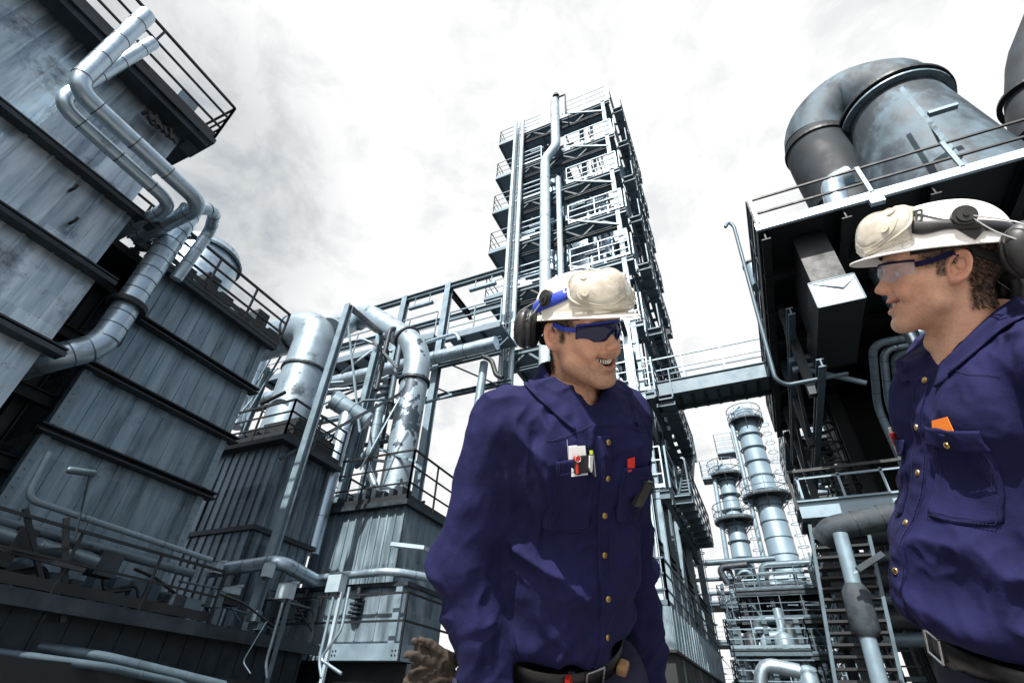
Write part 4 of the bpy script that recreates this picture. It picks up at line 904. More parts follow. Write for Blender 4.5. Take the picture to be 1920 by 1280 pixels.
t = thing('bulkhead_lamp', 'white oblong lamp poking out beside the left sleeve of the man in sunglasses', 'lamp', at(760, 1022, Y=6))
MB().bar(at(738, 1021, Y=6.0), at(800, 1028, Y=6.0), 0.14, 0.05).build('housing', 'steel_lite', t)


# more service pipes and brackets among the ducts
r5 = random.Random(21)
for k in range(34):
    x = r5.uniform(-14.5, -8.6); y = r5.uniform(9.9, 13.2); z = r5.uniform(5.4, 12.0); r_ = r5.uniform(0.035, 0.13)
    if k % 3 == 0: pts = [(x, y, z), (x+r5.uniform(1, 3.5), y, z), (x+r5.uniform(3, 4), y+0.4, z-r5.uniform(0.5, 2))]
    elif k % 3 == 1: pts = [(x, y, z-2.5), (x, y, z), (x+r5.uniform(-1, 1), y+0.5, z+0.2)]
    else: pts = [(x, y, z), (x+0.05, y+0.1, z-r5.uniform(1.5, 3.5))]
    if max(p[0] for p in pts) > -9.3 and r5.random() < 0.85: continue
    MB().tube(fillet(pts, r_*3, 5), r_, 12).build('service_pipe', r5.choice(['steel', 'steel_mid', 'beam', 'galv', 'steel']), fr)
for k in range(12):
    x = r5.uniform(-13.5, -9.2); y = r5.uniform(10.5, 13); z = r5.uniform(5.5, 10.5)
    MB().bar((x, y, z), (x+r5.uniform(1.0, 2.5), y+r5.uniform(-.3, .3), z+r5.uniform(-.9, .9)), 0.07).build('brace', r5.choice(['beam', 'steel_mid', 'steel']), fr)
a = at(655, 575, Y=7.45); b = at(528, 1000, Y=7.45)
for k in range(9):
    y = r5.uniform(1.9, 7.6); z = r5.uniform(2.0, 2.75); r_ = r5.uniform(0.015, 0.05); x = -7.95+r5.uniform(-0.5, 0.15)
    pts = [(x, y, z), (x, y+r5.uniform(0.3, 1.2), z+r5.uniform(-.05, .05)), (x+0.05, y+1.3, z-r5.uniform(0.1, 0.7))]
    MB().tube(fillet(pts, 0.1, 4), r_, 10).build('service_pipe', r5.choice(['steel_mid', 'beam', 'black']), lf)
for k in range(10):
    y = r5.uniform(2.0, 7.5); z = r5.uniform(1.97, 2.3); w_ = r5.uniform(0.08, 0.3)
    MB().box(-8.2, y, z, -7.95, y+w_, z+r5.uniform(0.1, 0.35)).build('small_enclosure', r5.choice(['beam', 'steel_mid', 'black']), lf)

rack('dark dense steel frame behind the lower ends of the distant columns', -1.2, 4.5, 33, 36, (2.4, 4.2, 5.8, 7.2), 8.0, 'beam', 4, 'steel_mid', 31)
rack('dark pipe filled frame right of the stairs under the overhanging platform', 3.2, 8.5, 19.5, 22.5, (2.2, 3.8, 5.4, 7.0), 8.2, 'beam', 4, 'steel_mid', 33)

r6 = random.Random(5)
for k in range(16):
    x = r6.uniform(TX0+0.4, TX1-0.3); y = r6.uniform(TY0+0.9, TY1-0.4); z1 = r6.choice([lv[0]+0.5, lv[1], lv[2], lv[0]])
    MB().tube([(x, y, 6), (x, y, z1)], r6.uniform(0.05, 0.16), 10).build('vertical_pipe', r6.choice(['steel', 'steel', 'galv', 'steel_mid', 'steel_lite']), tw)
for k in range(14):
    i = r6.randrange(6); x = TX0+r6.uniform(0, 4); z = lv[i]-r6.uniform(1.3, 2.4)
    MB().tube([(x, TY0+0.4, z), (x+r6.uniform(0.8, 2.0), TY0+0.4, z)], r6.uniform(0.05, 0.1), 10).build('service_pipe', r6.choice(['steel', 'steel_mid', 'galv']), tw)
# ================================================================== people: tools
from mathutils.bvhtree import BVHTree
F4 = np.float32
def grid(lo, hi, h):
    ax = [np.arange(lo[i], hi[i]+h, h, dtype=F4) for i in range(3)]
    return np.meshgrid(*ax, indexing='ij')
def smin(a, b, k):
    h = np.maximum(k-np.abs(a-b), 0)/k
    return np.minimum(a, b)-h*h*k*0.25
def smax(a, b, k): return -smin(-a, -b, k)
def ell(P, c, r, rot=None):
    x, y, z = P[0]-c[0], P[1]-c[1], P[2]-c[2]
    if rot is not None: x, y, z = [rot[i][0]*x+rot[i][1]*y+rot[i][2]*z for i in range(3)]
    k0 = np.sqrt((x/r[0])**2+(y/r[1])**2+(z/r[2])**2); k1 = np.sqrt((x/r[0]**2)**2+(y/r[1]**2)**2+(z/r[2]**2)**2)+1e-9
    return k0*(k0-1)/k1
def cap(P, a, b, ra, rb=None, sq=None):
    """round cone; sq = (sx, sy, sz) squashes space round a"""
    rb = ra if rb is None else rb
    a = np.array(a, float); b = np.array(b, float); ab = b-a; L2 = ab.dot(ab)+1e-12
    x, y, z = P[0]-a[0], P[1]-a[1], P[2]-a[2]
    t = np.clip((x*ab[0]+y*ab[1]+z*ab[2])/L2, 0, 1)
    dx, dy, dz = x-t*ab[0], y-t*ab[1], z-t*ab[2]
    if sq: dx, dy, dz = dx*sq[0], dy*sq[1], dz*sq[2]
    return np.sqrt(dx*dx+dy*dy+dz*dz)-(ra+(rb-ra)*t)
def snet(f, lo, h):
    f = f.astype(F4); s = f < 0
    nx, ny, nz = f.shape
    c = [s[i:nx-1+i, j:ny-1+j, k:nz-1+k] for i in (0, 1) for j in (0, 1) for k in (0, 1)]
    cnt = sum(x.astype(np.int8) for x in c); act = (cnt > 0) & (cnt < 8)
    idx = np.full(act.shape, -1, np.int64); I = np.argwhere(act); idx[act] = np.arange(len(I))
    pos = np.zeros((len(I), 3)); num = np.zeros(len(I))
    offs = [(i, j, k) for i in (0, 1) for j in (0, 1) for k in (0, 1)]
    fv = {o: f[I[:, 0]+o[0], I[:, 1]+o[1], I[:, 2]+o[2]] for o in offs}
    for o in offs:
        for ax in range(3):
            if o[ax] == 0:
                p = list(o); p[ax] = 1; p = tuple(p); fa, fb = fv[o], fv[p]; m = (fa < 0) != (fb < 0)
                t = np.where(m, fa/np.where(m, fa-fb, 1), 0); q = np.array(o, float)[None, :].repeat(len(I), 0); q[:, ax] += t
                pos[m] += q[m]; num[m] += 1
    V_ = (I+pos/num[:, None])*h+np.array(lo)
    Q = []
    for ax in range(3):
        a1, a2 = [(1, 2), (2, 0), (0, 1)][ax]
        sl0 = [slice(None)]*3; sl1 = [slice(None)]*3; sl0[ax] = slice(0, -1); sl1[ax] = slice(1, None)
        A = s[tuple(sl0)]; B = s[tuple(sl1)]; E = np.argwhere(A != B)
        E = E[(E[:, a1] > 0) & (E[:, a2] > 0) & (E[:, a1] < f.shape[a1]-1) & (E[:, a2] < f.shape[a2]-1)]
        def cell(d1, d2):
            e = E.copy(); e[:, a1] -= d1; e[:, a2] -= d2; return idx[e[:, 0], e[:, 1], e[:, 2]]
        q = np.stack([cell(1, 1), cell(0, 1), cell(0, 0), cell(1, 0)], 1)
        fl = A[E[:, 0], E[:, 1], E[:, 2]]; q[~fl] = q[~fl][:, ::-1]
        Q.append(q[(q >= 0).all(1)])
    return V_, np.concatenate(Q)
def vnormals(Vt, Q):
    n = np.cross(Vt[Q[:, 2]]-Vt[Q[:, 0]], Vt[Q[:, 3]]-Vt[Q[:, 1]]); N_ = np.zeros_like(Vt)
    for k in range(4): np.add.at(N_, Q[:, k], n)
    return N_/(np.linalg.norm(N_, axis=1, keepdims=True)+1e-12)
def relax(Vt, Q, it=1, lam=0.5):
    for _ in range(it):
        S = np.zeros_like(Vt); c = np.zeros(len(Vt))
        for a, b in ((0, 1), (1, 2), (2, 3), (3, 0)):
            np.add.at(S, Q[:, a], Vt[Q[:, b]]); np.add.at(S, Q[:, b], Vt[Q[:, a]]); np.add.at(c, Q[:, a], 1); np.add.at(c, Q[:, b], 1)
        Vt = Vt+(S/np.maximum(c, 1)[:, None]-Vt)*lam
    return Vt
_lat = np.random.RandomState(3).rand(32, 32, 32)
def vnoise(P, seed=0):
    P = np.asarray(P, float)+seed*7.31; i = np.floor(P).astype(int); t = P-i; t = t*t*(3-2*t); i %= 32; j = (i+1) % 32
    def g(a, b, c): return _lat[a, b, c]
    x0, y0, z0 = i.T; x1, y1, z1 = j.T; tx, ty, tz = t.T
    c00 = g(x0, y0, z0)*(1-tx)+g(x1, y0, z0)*tx; c10 = g(x0, y1, z0)*(1-tx)+g(x1, y1, z0)*tx
    c01 = g(x0, y0, z1)*(1-tx)+g(x1, y0, z1)*tx; c11 = g(x0, y1, z1)*(1-tx)+g(x1, y1, z1)*tx
    return (c00*(1-ty)+c10*ty)*(1-tz)+(c01*(1-ty)+c11*ty)*tz
def ridged(P, seed=0, p=2.0): return (1-np.abs(2*vnoise(P, seed)-1))**p
def sstep(x, a, b):
    t = np.clip((x-a)/(b-a), 0, 1); return t*t*(3-2*t)
def npmesh(name, Vt, Q, m, parent=None, col=None, smooth=True, mtx=None, extra=()):
    me = bpy.data.meshes.new(name)
    me.vertices.add(len(Vt)); me.vertices.foreach_set('co', np.asarray(Vt, F4).ravel())
    Q = np.asarray(Q); k = Q.shape[1]
    me.loops.add(Q.size); me.loops.foreach_set('vertex_index', Q.ravel().astype(np.int32))
    me.polygons.add(len(Q)); me.polygons.foreach_set('loop_start', np.arange(0, Q.size, k, dtype=np.int32))
    try: me.polygons.foreach_set('loop_total', np.full(len(Q), k, np.int32))
    except Exception: pass
    me.polygons.foreach_set('use_smooth', np.full(len(Q), smooth))
    me.update(calc_edges=True); me.validate()
    if col is not None:
        a = me.color_attributes.new('Col', 'FLOAT_COLOR', 'POINT'); a.data.foreach_set('color', np.c_[col, np.ones(len(col))].astype(F4).ravel())
    me.materials.append(m if not isinstance(m, str) else M[m])
    o = bpy.data.objects.new(name, me); COL.objects.link(o)
    if parent is not None: o.parent = parent
    if mtx is not None: o.matrix_local = mtx
    return o
def mbmesh(mb, name, m, parent, mtx=None, solid=None, sub=0, smooth=None):
    o = mb.build(name, m, None); o.parent = parent
    if smooth is not None: o.data.polygons.foreach_set('use_smooth', [smooth]*len(o.data.polygons))
    if mtx is not None: o.matrix_local = mtx
    if solid: md = o.modifiers.new('s', 'SOLIDIFY'); md.thickness = solid; md.offset = 0
    if sub: md = o.modifiers.new('u', 'SUBSURF'); md.levels = sub; md.render_levels = sub
    return o
def patch(fn, nu, nv, wrap=False):
    """grid surface from fn(u, v) -> point"""
    mb = MB(); vs = [fn(i/(nu if wrap else nu-1), j/(nv-1)) for j in range(nv) for i in range(nu)]; fs = []
    for j in range(nv-1):
        for i in range(nu if wrap else nu-1):
            i2 = (i+1) % nu; fs.append((j*nu+i, j*nu+i2, (j+1)*nu+i2, (j+1)*nu+i))
    return mb.add(vs, fs, True)

# ------------------------------------------------------------------ people: materials
def skin_mat():
    m, nt, b = mat('skin'); L = nt.links.new
    a = N(nt, 'ShaderNodeVertexColor', layer_name='Col'); tc = N(nt, 'ShaderNodeTexCoord')
    n = N(nt, 'ShaderNodeTexNoise', Scale=220.0, Detail=4.0, Roughness=0.6); L(tc.outputs['Object'], n.inputs['Vector'])
    n2 = N(nt, 'ShaderNodeTexNoise', Scale=22.0, Detail=3.0); L(tc.outputs['Object'], n2.inputs['Vector'])
    r1 = ramp(nt, [(0.3, (0.89, 0.87, 0.86)), (0.7, (1.07, 1.06, 1.06))]); L(n.outputs[0], r1.inputs[0])
    r2 = ramp(nt, [(0.3, (0.90, 0.84, 0.82)), (0.7, (1.06, 1.08, 1.1))]); L(n2.outputs[0], r2.inputs[0])
    m1 = N(nt, 'ShaderNodeMix', data_type='RGBA', blend_type='MULTIPLY'); m1.inputs['Factor'].default_value = 1; L(a.outputs[0], m1.inputs['A']); L(r1.outputs[0], m1.inputs['B'])
    m2 = N(nt, 'ShaderNodeMix', data_type='RGBA', blend_type='MULTIPLY'); m2.inputs['Factor'].default_value = 1; L(m1.outputs['Result'], m2.inputs['A']); L(r2.outputs[0], m2.inputs['B'])
    L(m2.outputs['Result'], b.inputs['Base Color']); b.inputs['Roughness'].default_value = 0.48; b.inputs['Specular IOR Level'].default_value = 0.4
    b.inputs['Subsurface Weight'].default_value = 0.12; b.inputs['Subsurface Radius'].default_value = (0.010, 0.004, 0.002); b.inputs['Subsurface Scale'].default_value = 0.6
    bp = N(nt, 'ShaderNodeBump', Strength=0.35, Distance=0.0012); L(n.outputs[0], bp.inputs['Height']); L(bp.outputs[0], b.inputs['Normal'])
    return m
def cloth_mat(name, c, c2, weave=900.0, rough=0.85):
    m, nt, b = mat(name); L = nt.links.new
    tc = N(nt, 'ShaderNodeTexCoord')
    n2 = N(nt, 'ShaderNodeTexNoise', Scale=9.0, Detail=6.0, Roughness=0.65); L(tc.outputs['Object'], n2.inputs['Vector'])
    r2 = ramp(nt, [(0.3, c), (0.72, c2)]); L(n2.outputs[0], r2.inputs[0]); L(r2.outputs[0], b.inputs['Base Color'])
    n3 = N(nt, 'ShaderNodeTexNoise', Scale=70.0, Detail=5.0, Roughness=0.7); L(tc.outputs['Object'], n3.inputs['Vector'])
    n5 = N(nt, 'ShaderNodeTexNoise', noise_type='RIDGED_MULTIFRACTAL', Scale=11.0, Detail=4.0, Roughness=0.55, Distortion=0.6); mpw = N(nt, 'ShaderNodeMapping'); mpw.inputs['Scale'].default_value = (1.6, 1.6, 0.8); mpw.inputs['Rotation'].default_value = (0.5, 0.6, 0.2); L(tc.outputs['Object'], mpw.inputs[0]); L(mpw.outputs[0], n5.inputs['Vector'])
    b0_ = N(nt, 'ShaderNodeBump', Strength=0.9, Distance=0.012); L(n5.outputs[0], b0_.inputs['Height'])
    n4 = N(nt, 'ShaderNodeTexNoise', Scale=weave, Detail=1.0); L(tc.outputs['Object'], n4.inputs['Vector'])
    b1_ = N(nt, 'ShaderNodeBump', Strength=0.35, Distance=0.003); L(n3.outputs[0], b1_.inputs['Height']); L(b0_.outputs[0], b1_.inputs['Normal'])
    b2_ = N(nt, 'ShaderNodeBump', Strength=0.3, Distance=0.0006); L(n4.outputs[0], b2_.inputs['Height']); L(b1_.outputs[0], b2_.inputs['Normal'])
    L(b2_.outputs[0], b.inputs['Normal']); b.inputs['Roughness'].default_value = rough; b.inputs['Specular IOR Level'].default_value = 0.15
    
    return m
M['skin'] = skin_mat()
M['navy'] = cloth_mat('navy cotton', (0.0075, 0.0082, 0.038), (0.0145, 0.0150, 0.067))
M['navy2'] = cloth_mat('grey navy cotton', (0.018, 0.019, 0.036), (0.028, 0.028, 0.052))
M['stitch'] = simple('navy thread', (0.012, 0.01, 0.06), 0.8, 0, 0.1, 50)
M['helmet'] = simple('cream helmet shell', (0.74, 0.70, 0.62), 0.3, 0, 0.05, 12, dirt=((0.52, 0.46, 0.37), 0.68))
M['helmet_white'] = simple('white helmet shell', (0.84, 0.82, 0.78), 0.28, 0, 0.05, 12, dirt=((0.55, 0.5, 0.42), 0.69))
M['liner'] = simple('helmet liner black', (0.01, 0.01, 0.01), 0.8)
M['rubber'] = simple('dark grey plastic', (0.022, 0.022, 0.023), 0.42, 0, 0.25, 25)
M['foam'] = simple('black foam', (0.008, 0.008, 0.008), 0.8)
M['blue'] = simple('blue strap', (0.02, 0.05, 0.42), 0.5, 0, 0.1, 40)
M['wire'] = simple('chromed wire', (0.75, 0.75, 0.74), 0.2, 0.9, 0.05)
M['hair'] = simple('brown hair', (0.035, 0.018, 0.009), 0.6, 0, 0.6, 160, 0.003, stretch=(3, 3, 0.4))
M['teeth'] = simple('teeth', (0.85, 0.80, 0.68), 0.25, 0, 0.05)
M['brass'] = simple('brass snap', (0.42, 0.27, 0.10), 0.3, 0.9, 0.3, 60)
M['leather'] = simple('black leather', (0.012, 0.011, 0.011), 0.4, 0, 0.3, 80, 0.001)
M['buckle'] = simple('buckle steel', (0.6, 0.6, 0.6), 0.25, 0.9)
M['red'] = simple('red plastic', (0.70, 0.035, 0.02), 0.4, 0, 0.1)
M['orange'] = simple('orange card', (0.90, 0.22, 0.02), 0.5, 0, 0.1)
M['white'] = simple('white plastic', (0.75, 0.75, 0.74), 0.4, 0, 0.1)
M['yellow'] = simple('yellow green plastic', (0.45, 0.55, 0.05), 0.4, 0, 0.1)
M['glove'] = simple('worn brown leather glove', (0.028, 0.020, 0.014), 0.8, 0, 0.4, 40, 0.003)
M['glove_tan'] = simple('tan leather glove finger', (0.33, 0.19, 0.09), 0.8, 0, 0.3, 40, 0.003)
M['boot'] = simple('black boot leather', (0.015, 0.014, 0.013), 0.5)
def glassy(name, col, rough, alpha, trans=0.0, metal=0.0, coat=0.0):
    m, nt, b = mat(name); b.inputs['Base Color'].default_value = (*col, 1); b.inputs['Roughness'].default_value = rough
    b.inputs['Alpha'].default_value = alpha; b.inputs['Transmission Weight'].default_value = trans; b.inputs['Metallic'].default_value = metal; b.inputs['Coat Weight'].default_value = coat
    return m
M['lens_dark'] = glassy('dark blue mirror lens', (0.003, 0.006, 0.05), 0.04, 1.0, 0, 0.0, 0.15)
M['lens_clear'] = glassy('clear lens', (0.75, 0.76, 0.85), 0.04, 0.17, 0.0, 0, 1.0)
def goggle_mat():
    m, nt, b = mat('milky goggle plastic'); L = nt.links.new; tc = N(nt, 'ShaderNodeTexCoord')
    n = N(nt, 'ShaderNodeTexNoise', Scale=28.0, Detail=5.0); L(tc.outputs['Object'], n.inputs['Vector'])
    r = ramp(nt, [(0.35, (0.52, 0.47, 0.38)), (0.65, (0.74, 0.70, 0.62))]); L(n.outputs[0], r.inputs[0]); L(r.outputs[0], b.inputs['Base Color'])
    b.inputs['Roughness'].default_value = 0.22; b.inputs['Alpha'].default_value = 0.52; b.inputs['Subsurface Weight'].default_value = 0.0; b.inputs['Coat Weight'].default_value = 0.6
    bp = N(nt, 'ShaderNodeBump', Strength=0.5, Distance=0.006); L(n.outputs[0], bp.inputs['Height']); L(bp.outputs[0], b.inputs['Normal'])
    return m
M['goggle'] = goggle_mat()
M['goggle_edge'] = simple('goggle rim plastic', (0.50, 0.46, 0.36), 0.3, 0, 0.2, 30)

# ------------------------------------------------------------------ head (y forward, x = person's right, z up; origin between the ears)
def make_head(smile=1.0, stub=1.0, beard_seed=1, gaunt=0.0, neck_dir=(0, -0.03, -0.17)):
    h = 0.0021
    P = grid((-0.1, -0.13, -0.31), (0.1, 0.142, 0.155), h)
    A = [np.abs(P[0]), P[1], P[2]]           # mirrored
    d = ell(P, (0, -0.018, 0.045), (0.0755, 0.098, 0.088))
    d = smin(d, ell(P, (0, 0.028, -0.012), (0.063, 0.070, 0.082)), 0.03)
    # jaw line and chin
    d = smin(d, cap(A, (0.056, 0.008, -0.030), (0.050, 0.020, -0.068), 0.017, 0.016), 0.03)
    d = smin(d, cap(A, (0.050, 0.020, -0.068), (0.018, 0.074, -0.103), 0.016, 0.015), 0.022)
    d = smin(d, ell(P, (0, 0.078, -0.105), (0.024, 0.0185, 0.018)), 0.018)
    d = smin(d, ell(P, (0, 0.040, -0.085), (0.042, 0.045, 0.030)), 0.025)
    # mouth mound, cheeks, brow, temples
    d = smin(d, ell(P, (0, 0.070, -0.062), (0.034, 0.026, 0.030)), 0.02)
    d = smin(d, ell(A, (0.043, 0.058, -0.014), (0.021, 0.024, 0.017)), 0.018)
    d = smin(d, ell(A, (0.038, 0.072, -0.036), (0.018, 0.017, 0.017)), 0.014)
    d = smin(d, cap(A, (0.010, 0.088, 0.030), (0.042, 0.074, 0.034), 0.011, 0.010), 0.014)
    d = smin(d, ell(P, (0, 0.060, 0.055), (0.055, 0.034, 0.035)), 0.02)
    # eye sockets, lids
    d = smax(d, -ell(A, (0.032, 0.098, 0.010), (0.018, 0.022, 0.012)), 0.012)
    d = smin(d, ell(A, (0.032, 0.071, 0.009), (0.0155, 0.0135, 0.0125)), 0.004)
    d = smax(d, -cap(A, (0.022, 0.0865, 0.007), (0.043, 0.081, 0.0065), 0.0018), 0.002)
    # nose
    d = smin(d, cap(P, (0, 0.087, 0.022), (0, 0.106, -0.017), 0.0075, 0.0098), 0.012)
    d = smin(d, ell(P, (0, 0.110, -0.022), (0.0118, 0.0105, 0.0095)), 0.007)
    d = smin(d, ell(A, (0.0125, 0.102, -0.026), (0.0075, 0.010, 0.008)), 0.005)
    d = smax(d, -ell(A, (0.0065, 0.106, -0.034), (0.0035, 0.0055, 0.004)), 0.003)
    # philtrum and lips: a smiling arc
    u = np.abs(P[0])/0.030
    zc = -0.0625+0.0085*smile*u**2*np.clip(1.15-0.1*u, 0, 1.2)-0.0
    yc = 0.0955-0.018*u**2
    wl = np.clip(1-u**2.5, 0, 1)
    open_ = 0.0060*smile*np.sqrt(np.clip(1-u**2, 0, 1))
    up = np.sqrt((P[1]-yc)**2*0.9+(P[2]-(zc+open_+0.0035))**2)-(0.0020+0.0032*wl)+np.maximum(u-1.05, 0)*0.05
    lo_ = np.sqrt((P[1]-(yc-0.002))**2*0.9+(P[2]-(zc-open_-0.0045))**2)-(0.0022+0.0040*wl)+np.maximum(u-1.05, 0)*0.05
    d = smin(d, up, 0.007); d = smin(d, lo_, 0.007)
    mc = np.sqrt(((P[1]-yc-0.001)/2.2)**2+(P[2]-zc)**2)-open_-0.0006+np.maximum(u-1.0, 0)*0.06
    d = smax(d, -mc, 0.0025)
    # nasolabial fold and corner dimples
    d = smax(d, -cap(A, (0.019, 0.0985, -0.030), (0.037, 0.083, -0.056), 0.0022), 0.010)
    d = smax(d, -ell(P, (0, 0.097, -0.087), (0.020, 0.006, 0.0035)), 0.008)
    # ears
    ue = A[1]+0.011+0.18*(A[2]); ve = A[2]-0.002; we = A[0]-(0.0815-0.42*ue)
    q = np.sqrt((ue/0.0165)**2+(ve/0.0285)**2)
    e = np.sqrt(((q-1)*0.020)**2+we**2)-0.0038-0.0012*np.clip(-ve/0.03, 0, 1)
    e = smin(e, np.maximum((q-1)*0.016, np.abs(we+0.0065)-0.0022), 0.0025)
    q2 = np.sqrt(((ue+0.002)/0.0095)**2+((ve-0.001)/0.0185)**2)
    e = smin(e, np.sqrt(((q2-1)*0.013)**2+(we+0.0008)**2)-0.0022+0.004*sstep(ue, 0.0, 0.006), 0.0025)
    e = smin(e, ell(A, (0.0785, -0.001, -0.0265), (0.0048, 0.0085, 0.0095)), 0.005)
    e = smin(e, ell(A, (0.0775, 0.0045, -0.003), (0.0045, 0.0035, 0.0065)), 0.003)
    e = smin(e, cap(A, (0.070, -0.012, 0.012), (0.078, -0.013, 0.000), 0.007, 0.005), 0.004)
    d = smin(d, e, 0.005)
    # neck with the two front muscles and throat
    n1 = (0, -0.022, -0.045); n2 = (neck_dir[0], neck_dir[1]-0.005, -0.29)
    nk = cap(P, n1, n2, 0.055, 0.068)
    nk = smin(nk, cap(A, (0.052, -0.022, -0.04), (0.020, 0.022, -0.25), 0.012, 0.014), 0.02)
    nk = smin(nk, ell(P, (0, 0.034, -0.150), (0.010, 0.010, 0.014)), 0.02)
    d = smin(d, nk, 0.022)
    Vt, Q = snet(d, (P[0].min(), P[1].min(), P[2].min()), h)
    Vt = relax(Vt, Q, 1, 0.35)
    x, y, z = Vt.T; ax = np.abs(x)
    base = np.array([0.74, 0.42, 0.275]); C_ = np.tile(base, (len(Vt), 1))
    def mixc(w, c):
        nonlocal C_; w = w[:, None]; C_ = C_*(1-w)+np.array(c)*w
    mixc(0.5*np.exp(-((ax-0.043)**2+(y-0.07)**2+(z+0.022)**2)/0.0007), (0.58, 0.22, 0.14))
    mixc(0.45*np.exp(-((ax)**2+(y-0.115)**2+(z+0.024)**2)/0.0003), (0.56, 0.20, 0.14))
    ear = sstep(ax, 0.074, 0.082)*(np.abs(z) < 0.05); mixc(0.45*ear, (0.56, 0.21, 0.15))
    # stubble: jaw, chin, upper lip; fine grain carried by noise per vertex
    gr = vnoise(Vt*420, 2)*0.55+vnoise(Vt*150, 5)*0.45
    jaw = sstep(-z, 0.045, 0.075)*sstep(-z, 0.20, 0.135)*sstep(y, -0.03, 0.01)
    jaw = np.maximum(jaw, sstep(y, 0.075, 0.09)*sstep(-z, 0.036, 0.043)*sstep(-z, 0.13, 0.12)*sstep(ax, 0.036, 0.028))
    side = sstep(ax, 0.045, 0.056)*sstep(y, 0.032, 0.012)*sstep(y, -0.02, 0.0)*sstep(-z, -0.03, 0.03)
    mixc(np.clip(stub*(0.28+0.55*gr)*np.maximum(jaw, 0.8*side), 0, 0.8), (0.17, 0.105, 0.07))
    lip = np.exp(-((z+0.0625-0.0085*smile*(ax/0.03)**2)/0.0115)**4)*(y > 0.075)*np.clip(1.12-(ax/0.031)**4, 0, 1)*np.exp(-((y-(0.1-0.018*(ax/0.03)**2))/0.012)**2)
    lipm = lip*(np.abs(z+0.0625-0.0085*smile*(ax/0.03)**2) > 0.0045)
    mixc(0.75*np.clip(lipm, 0, 1), (0.50, 0.17, 0.13))
    inner = (y < 0.092-0.018*(ax/0.03)**2)*(y > 0.06)*(np.abs(z+0.0625-0.006*(ax/0.03)**2) < 0.0075)*(ax < 0.028)
    mixc(inner*0.9, (0.08, 0.02, 0.02))
    brow = np.exp(-((z-0.032-0.004*np.sin(np.clip((ax-.012)/.035, 0, 1)*3.14))/0.0042)**2)*sstep(ax, 0.010, 0.016)*sstep(ax, 0.052, 0.044)*(y > 0.06)
    mixc(np.clip(brow*(0.45+0.6*gr), 0, 0.85), (0.09, 0.05, 0.03))
    lash = np.exp(-((z-0.0072)/0.0016)**2)*sstep(ax, 0.019, 0.023)*sstep(ax, 0.046, 0.042)*(y > 0.07)
    mixc(0.8*lash, (0.05, 0.03, 0.02))
    # scalp hair area painted on the skull skin as short cropped hair
    hair = sstep(z, 0.0, 0.02)*sstep(y, 0.055, 0.035)
    hair = np.maximum(hair, sstep(y, -0.018, -0.032)*sstep(-z, 0.10, 0.075))
    hair = np.maximum(hair, sstep(ax, 0.058, 0.064)*sstep(y, 0.026, 0.02)*sstep(y, 0.004, 0.01)*sstep(-z, 0.022, 0.005))
    hair *= 1-ear
    mixc(np.clip(hair*(0.55+0.6*gr), 0, 0.93), (0.06, 0.034, 0.02))
    nrm = vnormals(Vt, Q); Vt = Vt+nrm*(hair*0.0035*(0.3+vnoise(Vt*np.array([180, 180, 45]), 4)))[:, None]
    return Vt, Q, C_, hair
def teeth_mb():
    mb = MB()
    for k in range(-5, 6):
        x = k*0.0056+0.0028*0; u = abs(x)/0.03; yc = 0.0915-0.018*u**2; zc = -0.0595+0.008*u**2
        hw = 0.00283; hh = 0.0048-0.0008*(abs(k) > 2)
        def fn(a, b, x=x, yc=yc, zc=zc, hw=hw, hh=hh):
            s = (a-.5)*2; t_ = (b-.5)*2; return (x+hw*s*(1-0.12*t_*t_), yc-0.0012*s*s-0.0006*t_*t_-0.001, zc+hh*t_)
        p = patch(fn, 5, 5); mb.add(p.v, p.f, True)
    return mb

